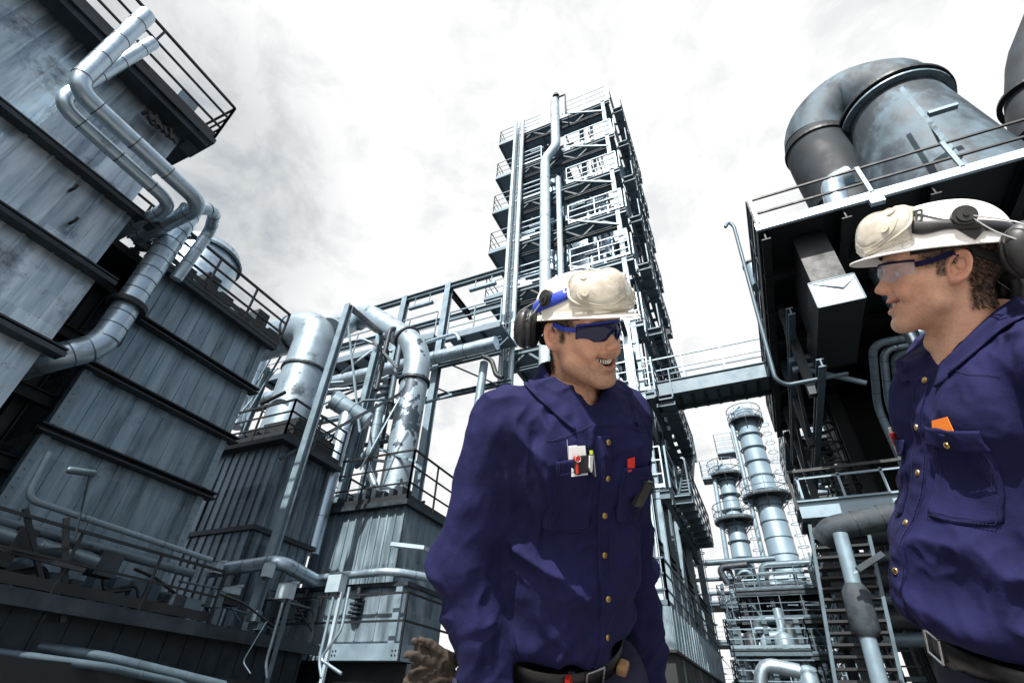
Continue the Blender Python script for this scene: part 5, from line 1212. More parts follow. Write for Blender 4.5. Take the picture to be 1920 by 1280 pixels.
# ------------------------------------------------------------------ helmet with goggles and ear defenders
def helm_pt(phi, v, off=0.0):
    """phi 0 = front, grows to the person's right; v 0 top .. 1 rim"""
    th = v*math.pi/2*1.0
    a, b, c = 0.096+off, 0.117+off, 0.096+off
    s = math.sin(th)**0.86; co = math.cos(th)**0.92 if th < math.pi/2-1e-6 else 0
    x = a*s*math.sin(phi); y = b*s*math.cos(phi)-0.006; z = 0.056+c*co
    # moulded crown ridges
    rg = 0.004*math.exp(-((x)/0.017)**2)*sstep(math.cos(th), 0.25, 0.6)+0.0025*(math.exp(-((abs(x)-0.046)/0.008)**2))*sstep(math.cos(th), 0.3, 0.6)
    return Vector((x, y, z+float(rg)))
def make_helmet(parent, mtx, shell, strap, side, cup_pos, cup_axis, hub_pos, cup2=None, cup_r=0.05):
    hm = bpy.data.objects.new('helmet', None)
    def fn(u, v):
        phi = u*2*math.pi
        if v <= 0.8: return helm_pt(phi, v/0.8)
        k = (v-0.8)/0.2; p = helm_pt(phi, 1.0)
        f = max(0.0, math.cos(phi)); ext = 0.005+0.044*f**1.8
        dirv = Vector((math.sin(phi)*0.9, math.cos(phi), 0)).normalized()
        return p+dirv*ext*k+Vector((0, 0, -0.014*k-0.006*k*k*f**2+0.010*k*max(0.0, math.cos(phi))-0.006*k*max(0.0, -math.cos(phi))))
    mb = patch(fn, 96, 44, wrap=True)
    hm = mbmesh(mb, 'helmet', shell, parent, mtx, solid=0.003)
    # rounded edge bead, liner, headband
    I4 = Matrix.Identity(4)
    mb = MB(); pts = [fn(i/72, 1.0) for i in range(73)]; mb.tube(pts, 0.0022, 6, caps=False); mbmesh(mb, 'rim_bead', shell, hm, I4)
    mb = patch(lambda u, v: (lambda p: Vector((p.x*0.94, p.y*0.94, p.z-0.006)))(helm_pt(u*2*math.pi, v)), 48, 14, wrap=True); mbmesh(mb, 'liner', 'liner', hm, I4)
    mb = patch(lambda u, v: Vector((0.079*math.sin(u*2*math.pi), 0.099*math.cos(u*2*math.pi)-0.010, 0.066-0.026*v)), 48, 4, wrap=True); mbmesh(mb, 'headband', 'foam', hm, I4, solid=0.004)
    mb = MB()
    # rear adjuster band dropping behind the skull
    mb = patch(lambda u, v: Vector((0.080*math.sin(math.pi*(0.55+0.9*u)), 0.104*math.cos(math.pi*(0.55+0.9*u))-0.016, 0.045-0.055*math.sin(math.pi*u)-0.022*v)), 30, 4); mbmesh(mb, 'nape_strap', 'foam', hm, I4, solid=0.004)
    # goggles parked on the front of the shell
    W_ = 1.02
    def gf(u, v, lift=0.0):
        s = (u-.5)*2; t_ = (v-.5)*2
        phi = s*W_; vv = 0.70+0.29*t_*(1-0.15*s*s)-0.01*s*s
        edge = (1-abs(s)**4)*(1-abs(t_)**4); off = 0.008+0.026*max(edge, 0)**0.45+0.006*math.cos(s*math.pi*2)*(1-t_*t_)
        dent = 0.010*math.exp(-(s/0.16)**2)*sstep(t_, -0.2, 0.9)
        return helm_pt(phi, vv, off+lift-float(dent))+Vector((0, 0.004*(1-s*s), 0))
    gg = mbmesh(patch(gf, 49, 25), 'goggles', 'goggle', hm, I4, solid=0.0025)
    for inset, r_ in ((1.0, 0.0034), (0.86, 0.0016)):
        pts = []
        for k in range(81):
            a = 2*math.pi*k/80; c_, s_ = math.cos(a), math.sin(a); e_ = 0.55
            s = math.copysign(abs(c_)**e_, c_)*inset; t_ = math.copysign(abs(s_)**e_, s_)*inset*0.98
            if inset < 1 and t_ > 0: t_ -= 0.35*math.exp(-(s/0.2)**2)
            pts.append(gf((s+1)/2, (t_+1)/2, 0.001))
        mbmesh(MB().tube(pts, r_, 8, caps=False), 'goggle_rim', 'goggle_edge', gg, I4)
    for s in (-0.72, 0.72):
        for t_ in (-0.45, 0.35):
            p = gf((s+1)/2, (t_+1)/2, 0.002); n_ = (p-Vector((0, 0, 0.05))).normalized()
            mbmesh(MB().ring(p, n_, 0.001, 0.0085, 0.004, 18), 'goggle_vent', 'goggle_edge', gg, I4)
    # strap round the shell
    wd = 0.20 if strap == 'blue' else 0.34
    def sf(u, v):
        phi = W_*0.92+u*(2*math.pi-2*W_*0.92); c_ = 0.62+0.34*math.sin(math.pi*u)**0.6
        wdd = wd if strap == 'blue' else wd*(1-0.6*sstep(u if u < .5 else 1-u, 0.03, 0.14))
        return helm_pt(phi, min(c_+(v-.5)*wdd, 1.0), 0.0035+0.004*(1-abs(2*v-1)))
    st_ = mbmesh(patch(sf, 80, 5), 'goggle_strap', 'blue' if strap == 'blue' else 'rubber', hm, I4, solid=0.0015)
    for sgn in (1, -1):
        p = helm_pt(sgn*W_*1.05, 0.62, 0.008); n_ = Vector((p.x, p.y, 0.03)).normalized()
        t1 = Vector((0, 0, 1)).cross(n_).normalized(); up_ = n_.cross(t1)
        mb = MB()
        for a_, b_ in (((-1, -1), (1, -1)), ((1, -1), (1, 1)), ((1, 1), (-1, 1)), ((-1, 1), (-1, -1)), ((0, -1), (0, 1))):
            mb.bar(p+t1*a_[0]*0.009+up_*a_[1]*0.013, p+t1*b_[0]*0.009+up_*b_[1]*0.013, 0.0035, 0.004, up=n_)
        mbmesh(mb, 'strap_buckle', 'white' if strap == 'blue' else 'rubber', hm, I4)
    # ear defenders: hub on the side, two bent wires, cup
    sx = side
    def muff(cp, ax_, hub):
        cp = Vector(cp); ax_ = Vector(ax_).normalized(); hub = Vector(hub)
        e = bpy.data.objects.new('ear_defender', None); COL.objects.link(e); e.parent = hm
        u_ = ax_.cross(Vector((0, 0, 1))).normalized(); w_ = u_.cross(ax_)
        cp = cp
        prof = [(-0.020, 0.030), (-0.020, 0.042), (-0.010, 0.0445), (-0.008, 0.041), (-0.004, 0.041), (-0.003, 0.046), (0.004, 0.047), (0.012, 0.0445), (0.020, 0.038), (0.026, 0.028), (0.029, 0.015), (0.0295, 0.001)]
        mb = MB(); vs = []; K = 40
        for (t_, r_) in prof:
            for k in range(K):
                a = 2*math.pi*k/K; vs.append(cp+ax_*t_+(u_*math.cos(a)*0.86+w_*math.sin(a)*1.12)*r_*cup_r/0.047)
        fs = [(i*K+k, i*K+(k+1) % K, (i+1)*K+(k+1) % K, (i+1)*K+k) for i in range(len(prof)-1) for k in range(K)]
        mb.add(vs, fs, True); cup = mbmesh(mb, 'cup', 'rubber', e, I4)
        mb = patch(lambda u, v: cp+ax_*(-0.021-0.010*math.sin(math.pi*v))+(u_*math.cos(2*math.pi*u)*0.86+w_*math.sin(2*math.pi*u)*1.1)*(0.024+0.018*v), 32, 7, wrap=True); mbmesh(mb, 'cushion', 'foam', cup, I4)
        n_ = Vector((hub.x, hub.y*0.3, 0.02)).normalized()
        mb = MB()
        mb.ring(hub, n_, 0.001, 0.021, 0.014, 28); mb.ring(hub+n_*0.008, n_, 0.001, 0.015, 0.006, 24); mb.ring(hub+n_*0.012, n_, 0.001, 0.005, 0.004, 16)
        mbmesh(mb, 'pivot', 'rubber', e, I4)
        dd = (cp-hub).normalized(); q = hub+Vector((0, 0, -0.02)); 
        mb = MB(); mb.bar(q-dd*0.012-n_*0.004, q+dd*0.03-n_*0.004, 0.026, 0.007, up=n_); mbmesh(mb, 'slot_bracket', 'rubber', e, I4)
        for sgn in (1, -1):
            a = hub+n_*0.006+Vector((0, 0.006*sgn, 0.003*sgn)); mid = hub.lerp(cp, 0.5)+n_*0.018+w_*0.010*sgn+Vector((0, -.01*sgn, 0.006))
            c_ = cp+ax_*0.027+w_*0.008*sgn; mid2 = cp+ax_*0.036+w_*0.020*sgn+(hub-cp)*0.25
            mbmesh(MB().tube(fillet([a, mid, mid2, c_+w_*(-0.022)], 0.02, 6), 0.0014, 8), 'wire', 'wire', e, I4)
        return e
    muff(cup_pos, cup_axis, hub_pos)
    if cup2: muff(*cup2)
    return hm

def make_glasses(parent, mtx, lens, frame, w=1.22):
    g_ = None
    def fn(u, v):
        s = (u-.5)*2; t_ = 1-2*v; phi = s*w
        hgt_up = 0.020-0.004*s*s; hgt_dn = 0.024*(1-0.35*s*s)
        nb = 0.014*math.exp(-(s/0.13)**2)
        z = 0.014+(hgt_up*t_ if t_ > 0 else hgt_dn*t_+nb*(-t_)) - 0.004*abs(s)
        r_ = 0.076+0.004*math.cos(s*math.pi)-0.004*t_*t_
        return Vector((r_*1.0*math.sin(phi)*(1.0), 0.032+r_*0.98*math.cos(phi)*1.0-0.004*(-t_ if t_ < 0 else 0), z))
    g_ = mbmesh(patch(fn, 61, 13), 'safety_glasses', lens, parent, mtx, solid=0.0016)
    I4 = Matrix.Identity(4)
    top = [fn(i/40, 0.0)+Vector((0, 0, 0.001)) for i in range(41)]
    mbmesh(MB().tube(top, 0.0026, 8), 'brow_bar', frame, g_, I4)
    for sgn in (0.0, 1.0):
        a = fn(sgn, 0.25); sx = 1 if a.x > 0 else -1
        pts = [a, Vector((sx*0.079, 0.030, 0.020)), Vector((sx*0.081, -0.002, 0.030)), Vector((sx*0.078, -0.022, 0.020))]
        mb = MB()
        for p, q in zip(pts[:-1], pts[1:]): mb.bar(p, q, 0.0035, 0.011 if p is not pts[2] else 0.006)
        mbmesh(mb, 'temple', frame, g_, I4)
    return g_

# ------------------------------------------------------------------ shirt
SX, SY, SHEAR = 0.92, 0.95, 0.0
def torso_sdf(P, arms, belly=0.0):
    P0 = P; P = [P[0]/SX, (P[1]+SHEAR*(P[2]-0.08))/SY, P[2]/1.045]
    d = ell(P, (0, -0.002, 0.33), (0.185, 0.125, 0.23))
    d = smin(d, ell(P, (0, 0.015+belly*0.4, 0.12), (0.175, 0.130+belly, 0.17)), 0.08)
    d = smin(d, ell(P, (0, 0.005, 0.02), (0.165, 0.122, 0.10)), 0.05)
    d = smin(d, cap(P, (-0.150, -0.014, 0.452), (0.150, -0.014, 0.452), 0.056), 0.05)
    for s in (1, -1):
        d = smin(d, cap(P, (s*0.045, -0.030, 0.482), (s*0.160, -0.014, 0.456), 0.038, 0.050), 0.035)
        d = smin(d, ell(P, (s*0.085, 0.060, 0.385), (0.085, 0.062, 0.085)), 0.05)
    # open neck
    d = smax(d, -cap(P, (0, -0.008+0.30*SHEAR, 0.478+0.22*SHEAR), (0, 0.03+SHEAR*0.5, 0.75), 0.064, 0.088), 0.008)
    d = smax(d, -cap(P, (0.004, 0.115, 0.455), (0.006, 0.06, 0.60), 0.012, 0.085), 0.006) if SHEAR == 0 else d
    d = d*SX; P = P0; arm = None
    for s, (sh, el, wr) in arms.items():
        a = cap(P, sh, el, 0.070, 0.064); a = smin(a, cap(P, el, wr, 0.062, 0.046), 0.035)
        arm = a if arm is None else np.minimum(arm, a)
    d = smin(d, arm, 0.035)
    # blouse over the belt, cut flat below
    d = smax(d, -(P[2]+0.005), 0.02) if False else d
    return d
def make_shirt(parent, mtx, arms, belly, folds, seed, shear=0.0):
    global SHEAR, SX
    SHEAR = shear; SX = 0.92 if shear == 0 else 0.87
    h = 0.0042
    P = grid((-0.38, -0.24, -0.31), (0.38, 0.25, 0.62), h)
    d = torso_sdf(P, arms, belly)
    body_cut = -(P[2]-0.0)                                   # hem: torso ends at the belt, sleeves go on to the cuff
    lat = np.sqrt((P[0]/0.205)**2+((P[1]-0.01)/0.17)**2)
    tors = smax(torso_sdf(P, {1: arms[1], -1: arms[-1]}, belly), -1e9*np.ones(1, F4), 0.01) if False else d
    for s, (sh, el, wr) in arms.items():                    # cut sleeves at the wrist
        w_ = np.array(wr); e_ = np.array(el); dr = (w_-e_)/np.linalg.norm(w_-e_)
        cut = (P[0]-w_[0])*dr[0]+(P[1]-w_[1])*dr[1]+(P[2]-w_[2])*dr[2]
        near = np.sqrt((P[0]-w_[0])**2+(P[1]-w_[1])**2+(P[2]-w_[2])**2) < 0.11
        d = np.where(near & (cut > 0), np.maximum(d, cut), d)
    d = np.where((P[2] < 0.0) & (np.abs(P[0]) < 0.152), np.maximum(d, -P[2]), d)
    Vt, Q = snet(d, (P[0].min(), P[1].min(), P[2].min()), h)
    Vt = relax(Vt, Q, 2, 0.5); nr = vnormals(Vt, Q)
    x, y, z = Vt.T
    disp = folds(Vt, nr)
    # blousing just above the belt
    tor = sstep(0.165-np.abs(x), 0.0, 0.02)
    disp += tor*(0.016*np.exp(-((z-0.045)/0.03)**2)*(0.6+0.8*vnoise(Vt*[14, 14, 6], seed))-0.012*sstep(-z, -0.02, 0.0))
    Vt = Vt+nr*disp[:, None]; Vt = relax(Vt, Q, 1, 0.4)
    o = npmesh('shirt', Vt, Q, 'navy', parent, mtx=mtx)
    bv = BVHTree.FromPolygons([tuple(v) for v in Vt], [tuple(q) for q in Q.tolist()])
    return o, bv
def surf(bv, x, z, off=0.003, y0=0.5, dirv=(0, -1, 0)):
    hit = bv.ray_cast(Vector((x, y0, z)), Vector(dirv))
    if hit[0] is None: return Vector((x, 0.12, z)), Vector((0, 1, 0))
    n_ = hit[1] if hit[1].y > 0 else -hit[1]
    return hit[0]+n_*off, n_
def cloth_strip(bv, path, width, off, n=60, nw=6, name='placket', m='navy', parent=None, mtx=None, puck=0.0006):
    def fn(u, v):
        k = u*(len(path)-1); i = min(int(k), len(path)-2); t_ = k-i
        px = path[i][0]*(1-t_)+path[i+1][0]*t_; pz = path[i][1]*(1-t_)+path[i+1][1]*t_
        e = min(v, 1-v); o_ = off*(1 if e > 0.001 else -0.6)+puck*math.sin(u*n*1.1+v*2)
        return surf(bv, px+(v-.5)*width, pz, o_)[0]
    return mbmesh(patch(fn, n, nw), name, m, parent, mtx, solid=0.0012)
def stitches(bv, path, parent, mtx, n=70, off=0.0026, name='stitching'):
    mb = MB(); pts = []
    for k in range(n+1):
        s = k/n*(len(path)-1); i = min(int(s), len(path)-2); t_ = s-i
        pts.append((path[i][0]*(1-t_)+path[i+1][0]*t_, path[i][1]*(1-t_)+path[i+1][1]*t_))
    for a, b in zip(pts[:-1], pts[1:]):
        p = surf(bv, *a, off)[0]; q = surf(bv, *b, off)[0]; q = p.lerp(q, 0.7)
        if (q-p).length > 1e-5 and (q-p).length < 0.03: mb.bar(p, q, 0.0011, 0.0008)
    if mb.v: return mbmesh(mb, name, 'stitch', parent, mtx)
def pocket(bv, x0, x1, z0, z1, parent, mtx, flap=0.0, off=0.004, gap=0.0):
    def fn(u, v):
        x = x0+(x1-x0)*u; z = z0+(z1-z0)*v
        e = min(u, 1-u, v); o_ = off if e > 0.02 else -0.001
        o_ += gap*sstep(v, 0.75, 1.0)*math.sin(math.pi*u)+0.0012*math.sin(u*9+v*4)
        return surf(bv, x, z-0.010*(1-v)*abs(2*u-1)**3*-1, float(o_))[0]
    p = mbmesh(patch(fn, 26, 28), 'pocket', 'navy', parent, mtx, solid=0.0014)
    ins = 0.006*(1 if x1 > x0 else -1)
    for d_ in (ins, ins*2.0):
        stitches(bv, [(x0+d_, z1), (x0+d_, z0+abs(d_)), (x1-d_, z0+abs(d_)), (x1-d_, z1)], p, Matrix.Identity(4), 80, off+0.0015)
    stitches(bv, [(x0+ins, z1-0.022), (x1-ins, z1-0.022)], p, Matrix.Identity(4), 26, off+gap+0.0012)
    if flap:
        def ff(u, v):
            x = x0+(x1-x0)*(u*1.02-0.01); z = z1+0.008-flap*v; return surf(bv, x, z, off+0.004+gap*0.6*v)[0]
        mbmesh(patch(ff, 24, 8), 'pocket_flap', 'navy', p, Matrix.Identity(4), solid=0.0016)
    return p
def snap(bv, x, z, parent, mtx, r=0.0058, off=0.004, m='brass'):
    p, n_ = surf(bv, x, z, off); mb = MB()
    mb.tube([p-n_*0.001, p+n_*0.0012, p+n_*0.0022, p+n_*0.0024], [r, r, r*0.7, r*0.1], 20); return mbmesh(mb, 'snap_button', m, parent, mtx)
def make_collar(parent, mtx, bv, opening=0.66, tilt=0.105, shift=0.0):
    """stand and leaf of a shirt collar; the gap is at the front"""
    def ring(a, r, z): return Vector((r*1.0*math.sin(a), r*1.06*math.cos(a)-0.014+0.10*(0.58-z)+shift, z))
    def fn(u, v):
        a = opening+(2*math.pi-2*opening)*u; f = math.cos(a); fr = float(sstep(f, 0.1, 0.9))
        zb = 0.556-tilt*((f+1)/2)**2.2
        if v < 0.3:
            k = v/0.3; return ring(a, 0.064-0.002*k+0.004*fr, zb+0.030*k)
        k = (v-0.3)/0.7; kk = min(k*4, 1)
        p = ring(a, 0.064+0.006*kk+(0.016+0.010*fr)*k, zb+0.031+0.003*math.sin(math.pi*min(k*2.2, 1))-(0.036+0.012*fr)*k)
        o_ = Vector((p.x, p.y+0.01, 0.0)).normalized()*1.0+Vector((0, 0, 0.45)); o_.normalize()
        hit = bv.ray_cast(p+o_*0.12, -o_, 0.1175)
        if hit[0] is not None and k > 0.8: p = hit[0]+hit[1]*0.0045 if hit[1].dot(o_) > 0 else p
        return p
    o = mbmesh(patch(fn, 90, 19), 'collar', 'navy', parent, mtx, solid=0.0028)
    mb = MB(); pts = [fn(i/110, 0.95) for i in range(111)]
    for p, q in zip(pts[:-1], pts[1:]):
        c_ = (p+q)/2; n_ = Vector((c_.x, c_.y, 0.05)).normalized()*0.0025; mb.bar(p+n_, p.lerp(q, .65)+n_, 0.0011)
    mbmesh(mb, 'stitching', 'stitch', o, Matrix.Identity(4))
    return o

# hand: palm with five bent fingers, as a distance field in the body frame
def hand_sdf(P, wr, dirv, palm_n, s=1.0, curl=0.5, side=1):
    d_ = np.array(dirv, float); d_ /= np.linalg.norm(d_); n_ = np.array(palm_n, float); n_ -= n_.dot(d_)*d_; n_ /= np.linalg.norm(n_); t_ = np.cross(d_, n_)*side
    w = np.array(wr, float)
    R3 = np.stack([t_, n_, d_])
    f = ell(P, w+d_*0.048, (0.040, 0.015, 0.052), R3)
    f = smin(f, cap(P, w-d_*0.03, w+d_*0.02, 0.026, 0.024), 0.02)
    for k, (o_, ln, r_) in enumerate(((0.030, 0.070, 0.0088), (0.0105, 0.078, 0.0092), (-0.0095, 0.073, 0.0088), (-0.0285, 0.058, 0.0078))):
        p = w+d_*0.088+t_*o_; a = 0.15
        segs = (0.45, 0.32, 0.26)
        for j, sg in enumerate(segs):
            a += curl*(0.7 if j else 0.45)+0.04*k; q = p+(d_*math.cos(a)+n_*math.sin(a))*ln*sg
            f = smin(f, cap(P, p, q, r_*(1-0.06*j), r_*(0.94-0.06*j)), 0.004); p = q
    p = w+d_*0.022+t_*0.030; q = p+(d_*0.55+t_*0.65+n_*0.3)*0.042; r2 = q+(d_*0.85+t_*0.25+n_*0.4)*0.032
    f = smin(f, cap(P, p, q, 0.013, 0.0105), 0.012); f = smin(f, cap(P, q, r2, 0.0102, 0.0085), 0.004)
    return f

def make_person(label, Hpx, Hd, Wpx, Wd, yaw, head_yaw, head_pitch, head_roll, arms, folds, belly, seed, stub, smile, helmet_kw, lens, frame, shear=0.0, group=None):
    def pc(px, d): return np.array(((px[0]-960)/CAMF*d, (640-px[1])/CAMF*d, -d))
    Hc = pc(Hpx, Hd); Wc = pc(Wpx, Wd); s = np.linalg.norm(Hc-Wc)/0.655
    up = _n(Hc-Wc); tw_ = -(Hc+Wc)/2; tw_ -= tw_.dot(up)*up; tw_ = _n(tw_); rt = np.cross(up, tw_)
    fwd = math.cos(R(yaw))*tw_+math.sin(R(yaw))*rt; xr = np.cross(fwd, up)
    toW = lambda v: Vector(CM.T @ v)
    def m4x(x, y, z, o, sc):
        m = Matrix.Identity(4)
        for i in range(3): m[i][0], m[i][1], m[i][2], m[i][3] = x[i]*sc, y[i]*sc, z[i]*sc, o[i]
        return m
    Wp = toW(Wc)+Vector(CC); Hp = toW(Hc)+Vector(CC)
    FR = m4x(toW(xr), toW(fwd), toW(up), Wp, s)
    # head frame
    tH = -Hc; tH -= tH.dot(up)*up; tH = _n(tH); rH = np.cross(up, tH)
    f_ = math.cos(R(head_yaw))*tH+math.sin(R(head_yaw))*rH; x_ = np.cross(f_, up); u_ = up
    f2 = f_*math.cos(R(head_pitch))+u_*math.sin(R(head_pitch)); u2 = np.cross(x_, f2)
    x3 = x_*math.cos(R(head_roll))+u2*math.sin(R(head_roll)); u3 = np.cross(x3, f2)
    FH = m4x(toW(x3), toW(f2), toW(u3), Hp, s*0.88)
    root = thing('person', label, 'person', (Wp.x, Wp.y, 0), group)
    Ri = Matrix.Translation(root.location).inverted(); mB = Ri @ FR; mH = Ri @ FH
    # body mesh: head (fine) + hands, one object
    Vh, Qh, Ch, Hh = make_head(smile, stub, seed)
    B2H = FR.inverted() @ FH
    Vb = np.array([list(B2H @ Vector(v)) for v in Vh])
    h = 0.0045; P = grid((-0.40, -0.24, -0.48), (0.38, 0.26, 0.60), h)
    f = smin(ell(P, (0, -0.01-shear*0.3, 0.40), (0.11, 0.080, 0.13)), cap(P, (0, -0.02-shear*0.42, 0.42), (0, -0.02-shear*0.42, 0.54), 0.055, 0.050), 0.05)
    f = smin(f, ell(P, (0, 0, 0.18), (0.12, 0.08, 0.22)), 0.05)
    for sgn, (sh, el, wr) in arms.items():
        w_ = np.array(wr); dr = _n(w_-np.array(el))
        f = smin(f, cap(P, (0, sh[1], 0.43), sh, 0.05, 0.045), 0.03)
        f = smin(f, smin(cap(P, sh, el, 0.044, 0.036), cap(P, el, wr, 0.036, 0.025), 0.02), 0.02)
        f = smin(f, hand_sdf(P, w_+dr*0.01, dr+np.array([0, 0.15, 0]), (-sgn*0.9, 0.35, 0), 1, 0.45, -sgn), 0.01)
    vv_, qq_ = snet(f, (P[0].min(), P[1].min(), P[2].min()), h); vv_ = relax(vv_, qq_, 1, .4)
    low = int(np.argmin(Vb[:, 2])); near = int(np.argmin(((vv_-Vb[low])**2).sum(1))); a4 = [low, low, len(Vb)+near, len(Vb)+near]
    ring_ = Qh[(Qh == low).any(1)][0]; k_ = list(ring_).index(low); nb_ = ring_[(k_+1) % 4]; rq = qq_[(qq_ == near).any(1)][0]; k2_ = list(rq).index(near); nq_ = rq[(k2_+1) % 4]
    br = np.array([[low, nb_, len(Vb)+nq_, len(Vb)+near]])
    Qh = np.concatenate([Qh, qq_+len(Vb), br]); Ch = np.concatenate([Ch, np.tile([0.66, 0.36, 0.235], (len(vv_), 1))]); Vb = np.concatenate([Vb, vv_])
    body = npmesh('body', Vb, Qh, 'skin', root, col=Ch, mtx=mB)
    rr_ = random.Random(seed); nv = vnormals(Vh, Qh[:len(Qh)]) if False else None
    cand = np.where((Hh > 0.45) & (Vh[:, 2] < 0.062))[0]; ctr = np.array([0, -0.01, 0.02]); hb = MB()
    for k in range(3400):
        p = Vh[cand[rr_.randrange(len(cand))]]; o_ = p-ctr*np.array([1, 1, 0])-np.array([0, 0, p[2]*0.6]); o_ = _n(o_)
        fl_ = np.array([0, -0.45 if p[1] < 0.02 else -0.1, -1.0])+np.array([rr_.uniform(-.3, .3), rr_.uniform(-.3, .3), 0]); dr = _n(fl_+o_*0.55); ln = rr_.uniform(0.004, 0.010)*(0.6 if p[1] > 0.0 else 1)
        sd_ = _n(np.cross(dr, o_))*0.00045; m_ = p+dr*ln*0.5+o_*0.0008
        hb.add([p-sd_, p+sd_, m_+sd_*0.8, p+dr*ln-o_*0.001, m_-sd_*0.8], [(0, 1, 2, 3, 4)])
    mbmesh(hb, 'hair', 'hair', root, mH)
    mbmesh(teeth_mb(), 'teeth', 'teeth', root, mH)
    shirt, bv = make_shirt(root, mB, arms, belly, folds, seed, shear)
    make_collar(root, mB, bv, shift=-shear*0.12, opening=0.66-1.6*shear)
    helm = make_helmet(root, mH, **helmet_kw)
    make_glasses(root, mH, lens, frame)
    # eyes
    for sx in (1, -1):
        c_ = Vector((sx*0.032, 0.0725, 0.0085))
        mb = patch(lambda u, v: c_+Vector((math.sin(math.pi*v)*math.cos(2*math.pi*u), math.cos(math.pi*v), math.sin(math.pi*v)*math.sin(2*math.pi*u)))*0.0122, 24, 13, wrap=True)
        e = mbmesh(mb, 'eyeball', 'white', root, mH)
    # trousers and boots, upright under the waist
    hz = Vector(FR.col[1][:3]); hz.z = 0; hz.normalize(); hx = hz.cross(Vector((0, 0, 1)))
    FT = m4x(hx, hz, (0, 0, 1), Wp, 1.0); mT = Ri @ FT; zf = -Wp.z
    h = 0.008; P = grid((-0.32, -0.24, zf+0.02), (0.32, 0.28, 0.10), h)
    up_l = np.array(FT.inverted().to_3x3() @ Vector(FR.col[2][:3]).normalized())
    d = cap(P, (0, 0, -0.06), tuple(up_l*0.03), 0.146, 0.138, sq=(0.95, 1.12, 1))
    for sx in (1, -1):
        hip = (sx*0.09, 0, -0.10); kn = (sx*0.12, 0.03, -0.50); an = (sx*0.13, -0.01, zf+0.13)
        d = smin(d, cap(P, hip, kn, 0.108, 0.082), 0.05); d = smin(d, cap(P, kn, an, 0.080, 0.072), 0.03)
    d = smax(d, (P[0]*up_l[0]+P[1]*up_l[1]+P[2]*up_l[2])+0.040, 0.004); d = np.maximum(d, -(P[2]-(zf+0.10)))
    vv_, qq_ = snet(d, (P[0].min(), P[1].min(), P[2].min()), h); nn_ = vnormals(vv_, qq_)
    vv_ = vv_+nn_*(0.012*(ridged(vv_*[9, 9, 5], seed)-0.3))[:, None]
    npmesh('trousers', relax(vv_, qq_, 1), qq_, 'navy2', root, mtx=mT)
    for sx in (1, -1):
        P = grid((sx*0.13-0.09, -0.13, zf), (sx*0.13+0.09, 0.25, zf+0.24), 0.006)
        d = smin(cap(P, (sx*0.13, -0.015, zf+0.2), (sx*0.13, -0.02, zf+0.06), 0.055, 0.05), cap(P, (sx*0.135, -0.04, zf+0.045), (sx*0.145, 0.15, zf+0.042), 0.044, 0.046), 0.04); d = np.maximum(d, -(P[2]-zf-0.008))
        vv_, qq_ = snet(d, (P[0].min(), P[1].min(), P[2].min()), 0.006); npmesh('boot', vv_, qq_, 'boot', root, mtx=mT)
    # belt in the body frame
    mb = patch(lambda u, v: Vector((0.156*math.sin(2*math.pi*u), 0.137*math.cos(2*math.pi*u)+0.004, -0.004-0.044*v)), 72, 3, wrap=True)
    belt = mbmesh(mb, 'belt', 'leather', root, mB, solid=0.004)
    mb = MB()
    for a_, b_ in (((-1, -1), (1, -1)), ((1, -1), (1, 1)), ((1, 1), (-1, 1)), ((-1, 1), (-1, -1))): mb.tube([Vector((a_[0]*0.022, 0.145, -0.027+a_[1]*0.021)), Vector((b_[0]*0.022, 0.145, -0.027+b_[1]*0.021))], 0.0028, 8)
    mbmesh(mb, 'buckle', 'buckle', belt, Matrix.Identity(4))
    return dict(root=root, mB=mB, mH=mH, bv=bv, FR=FR, FH=FH, shirt=shirt, Ri=Ri, FT=FT, mT=mT, belt=belt)

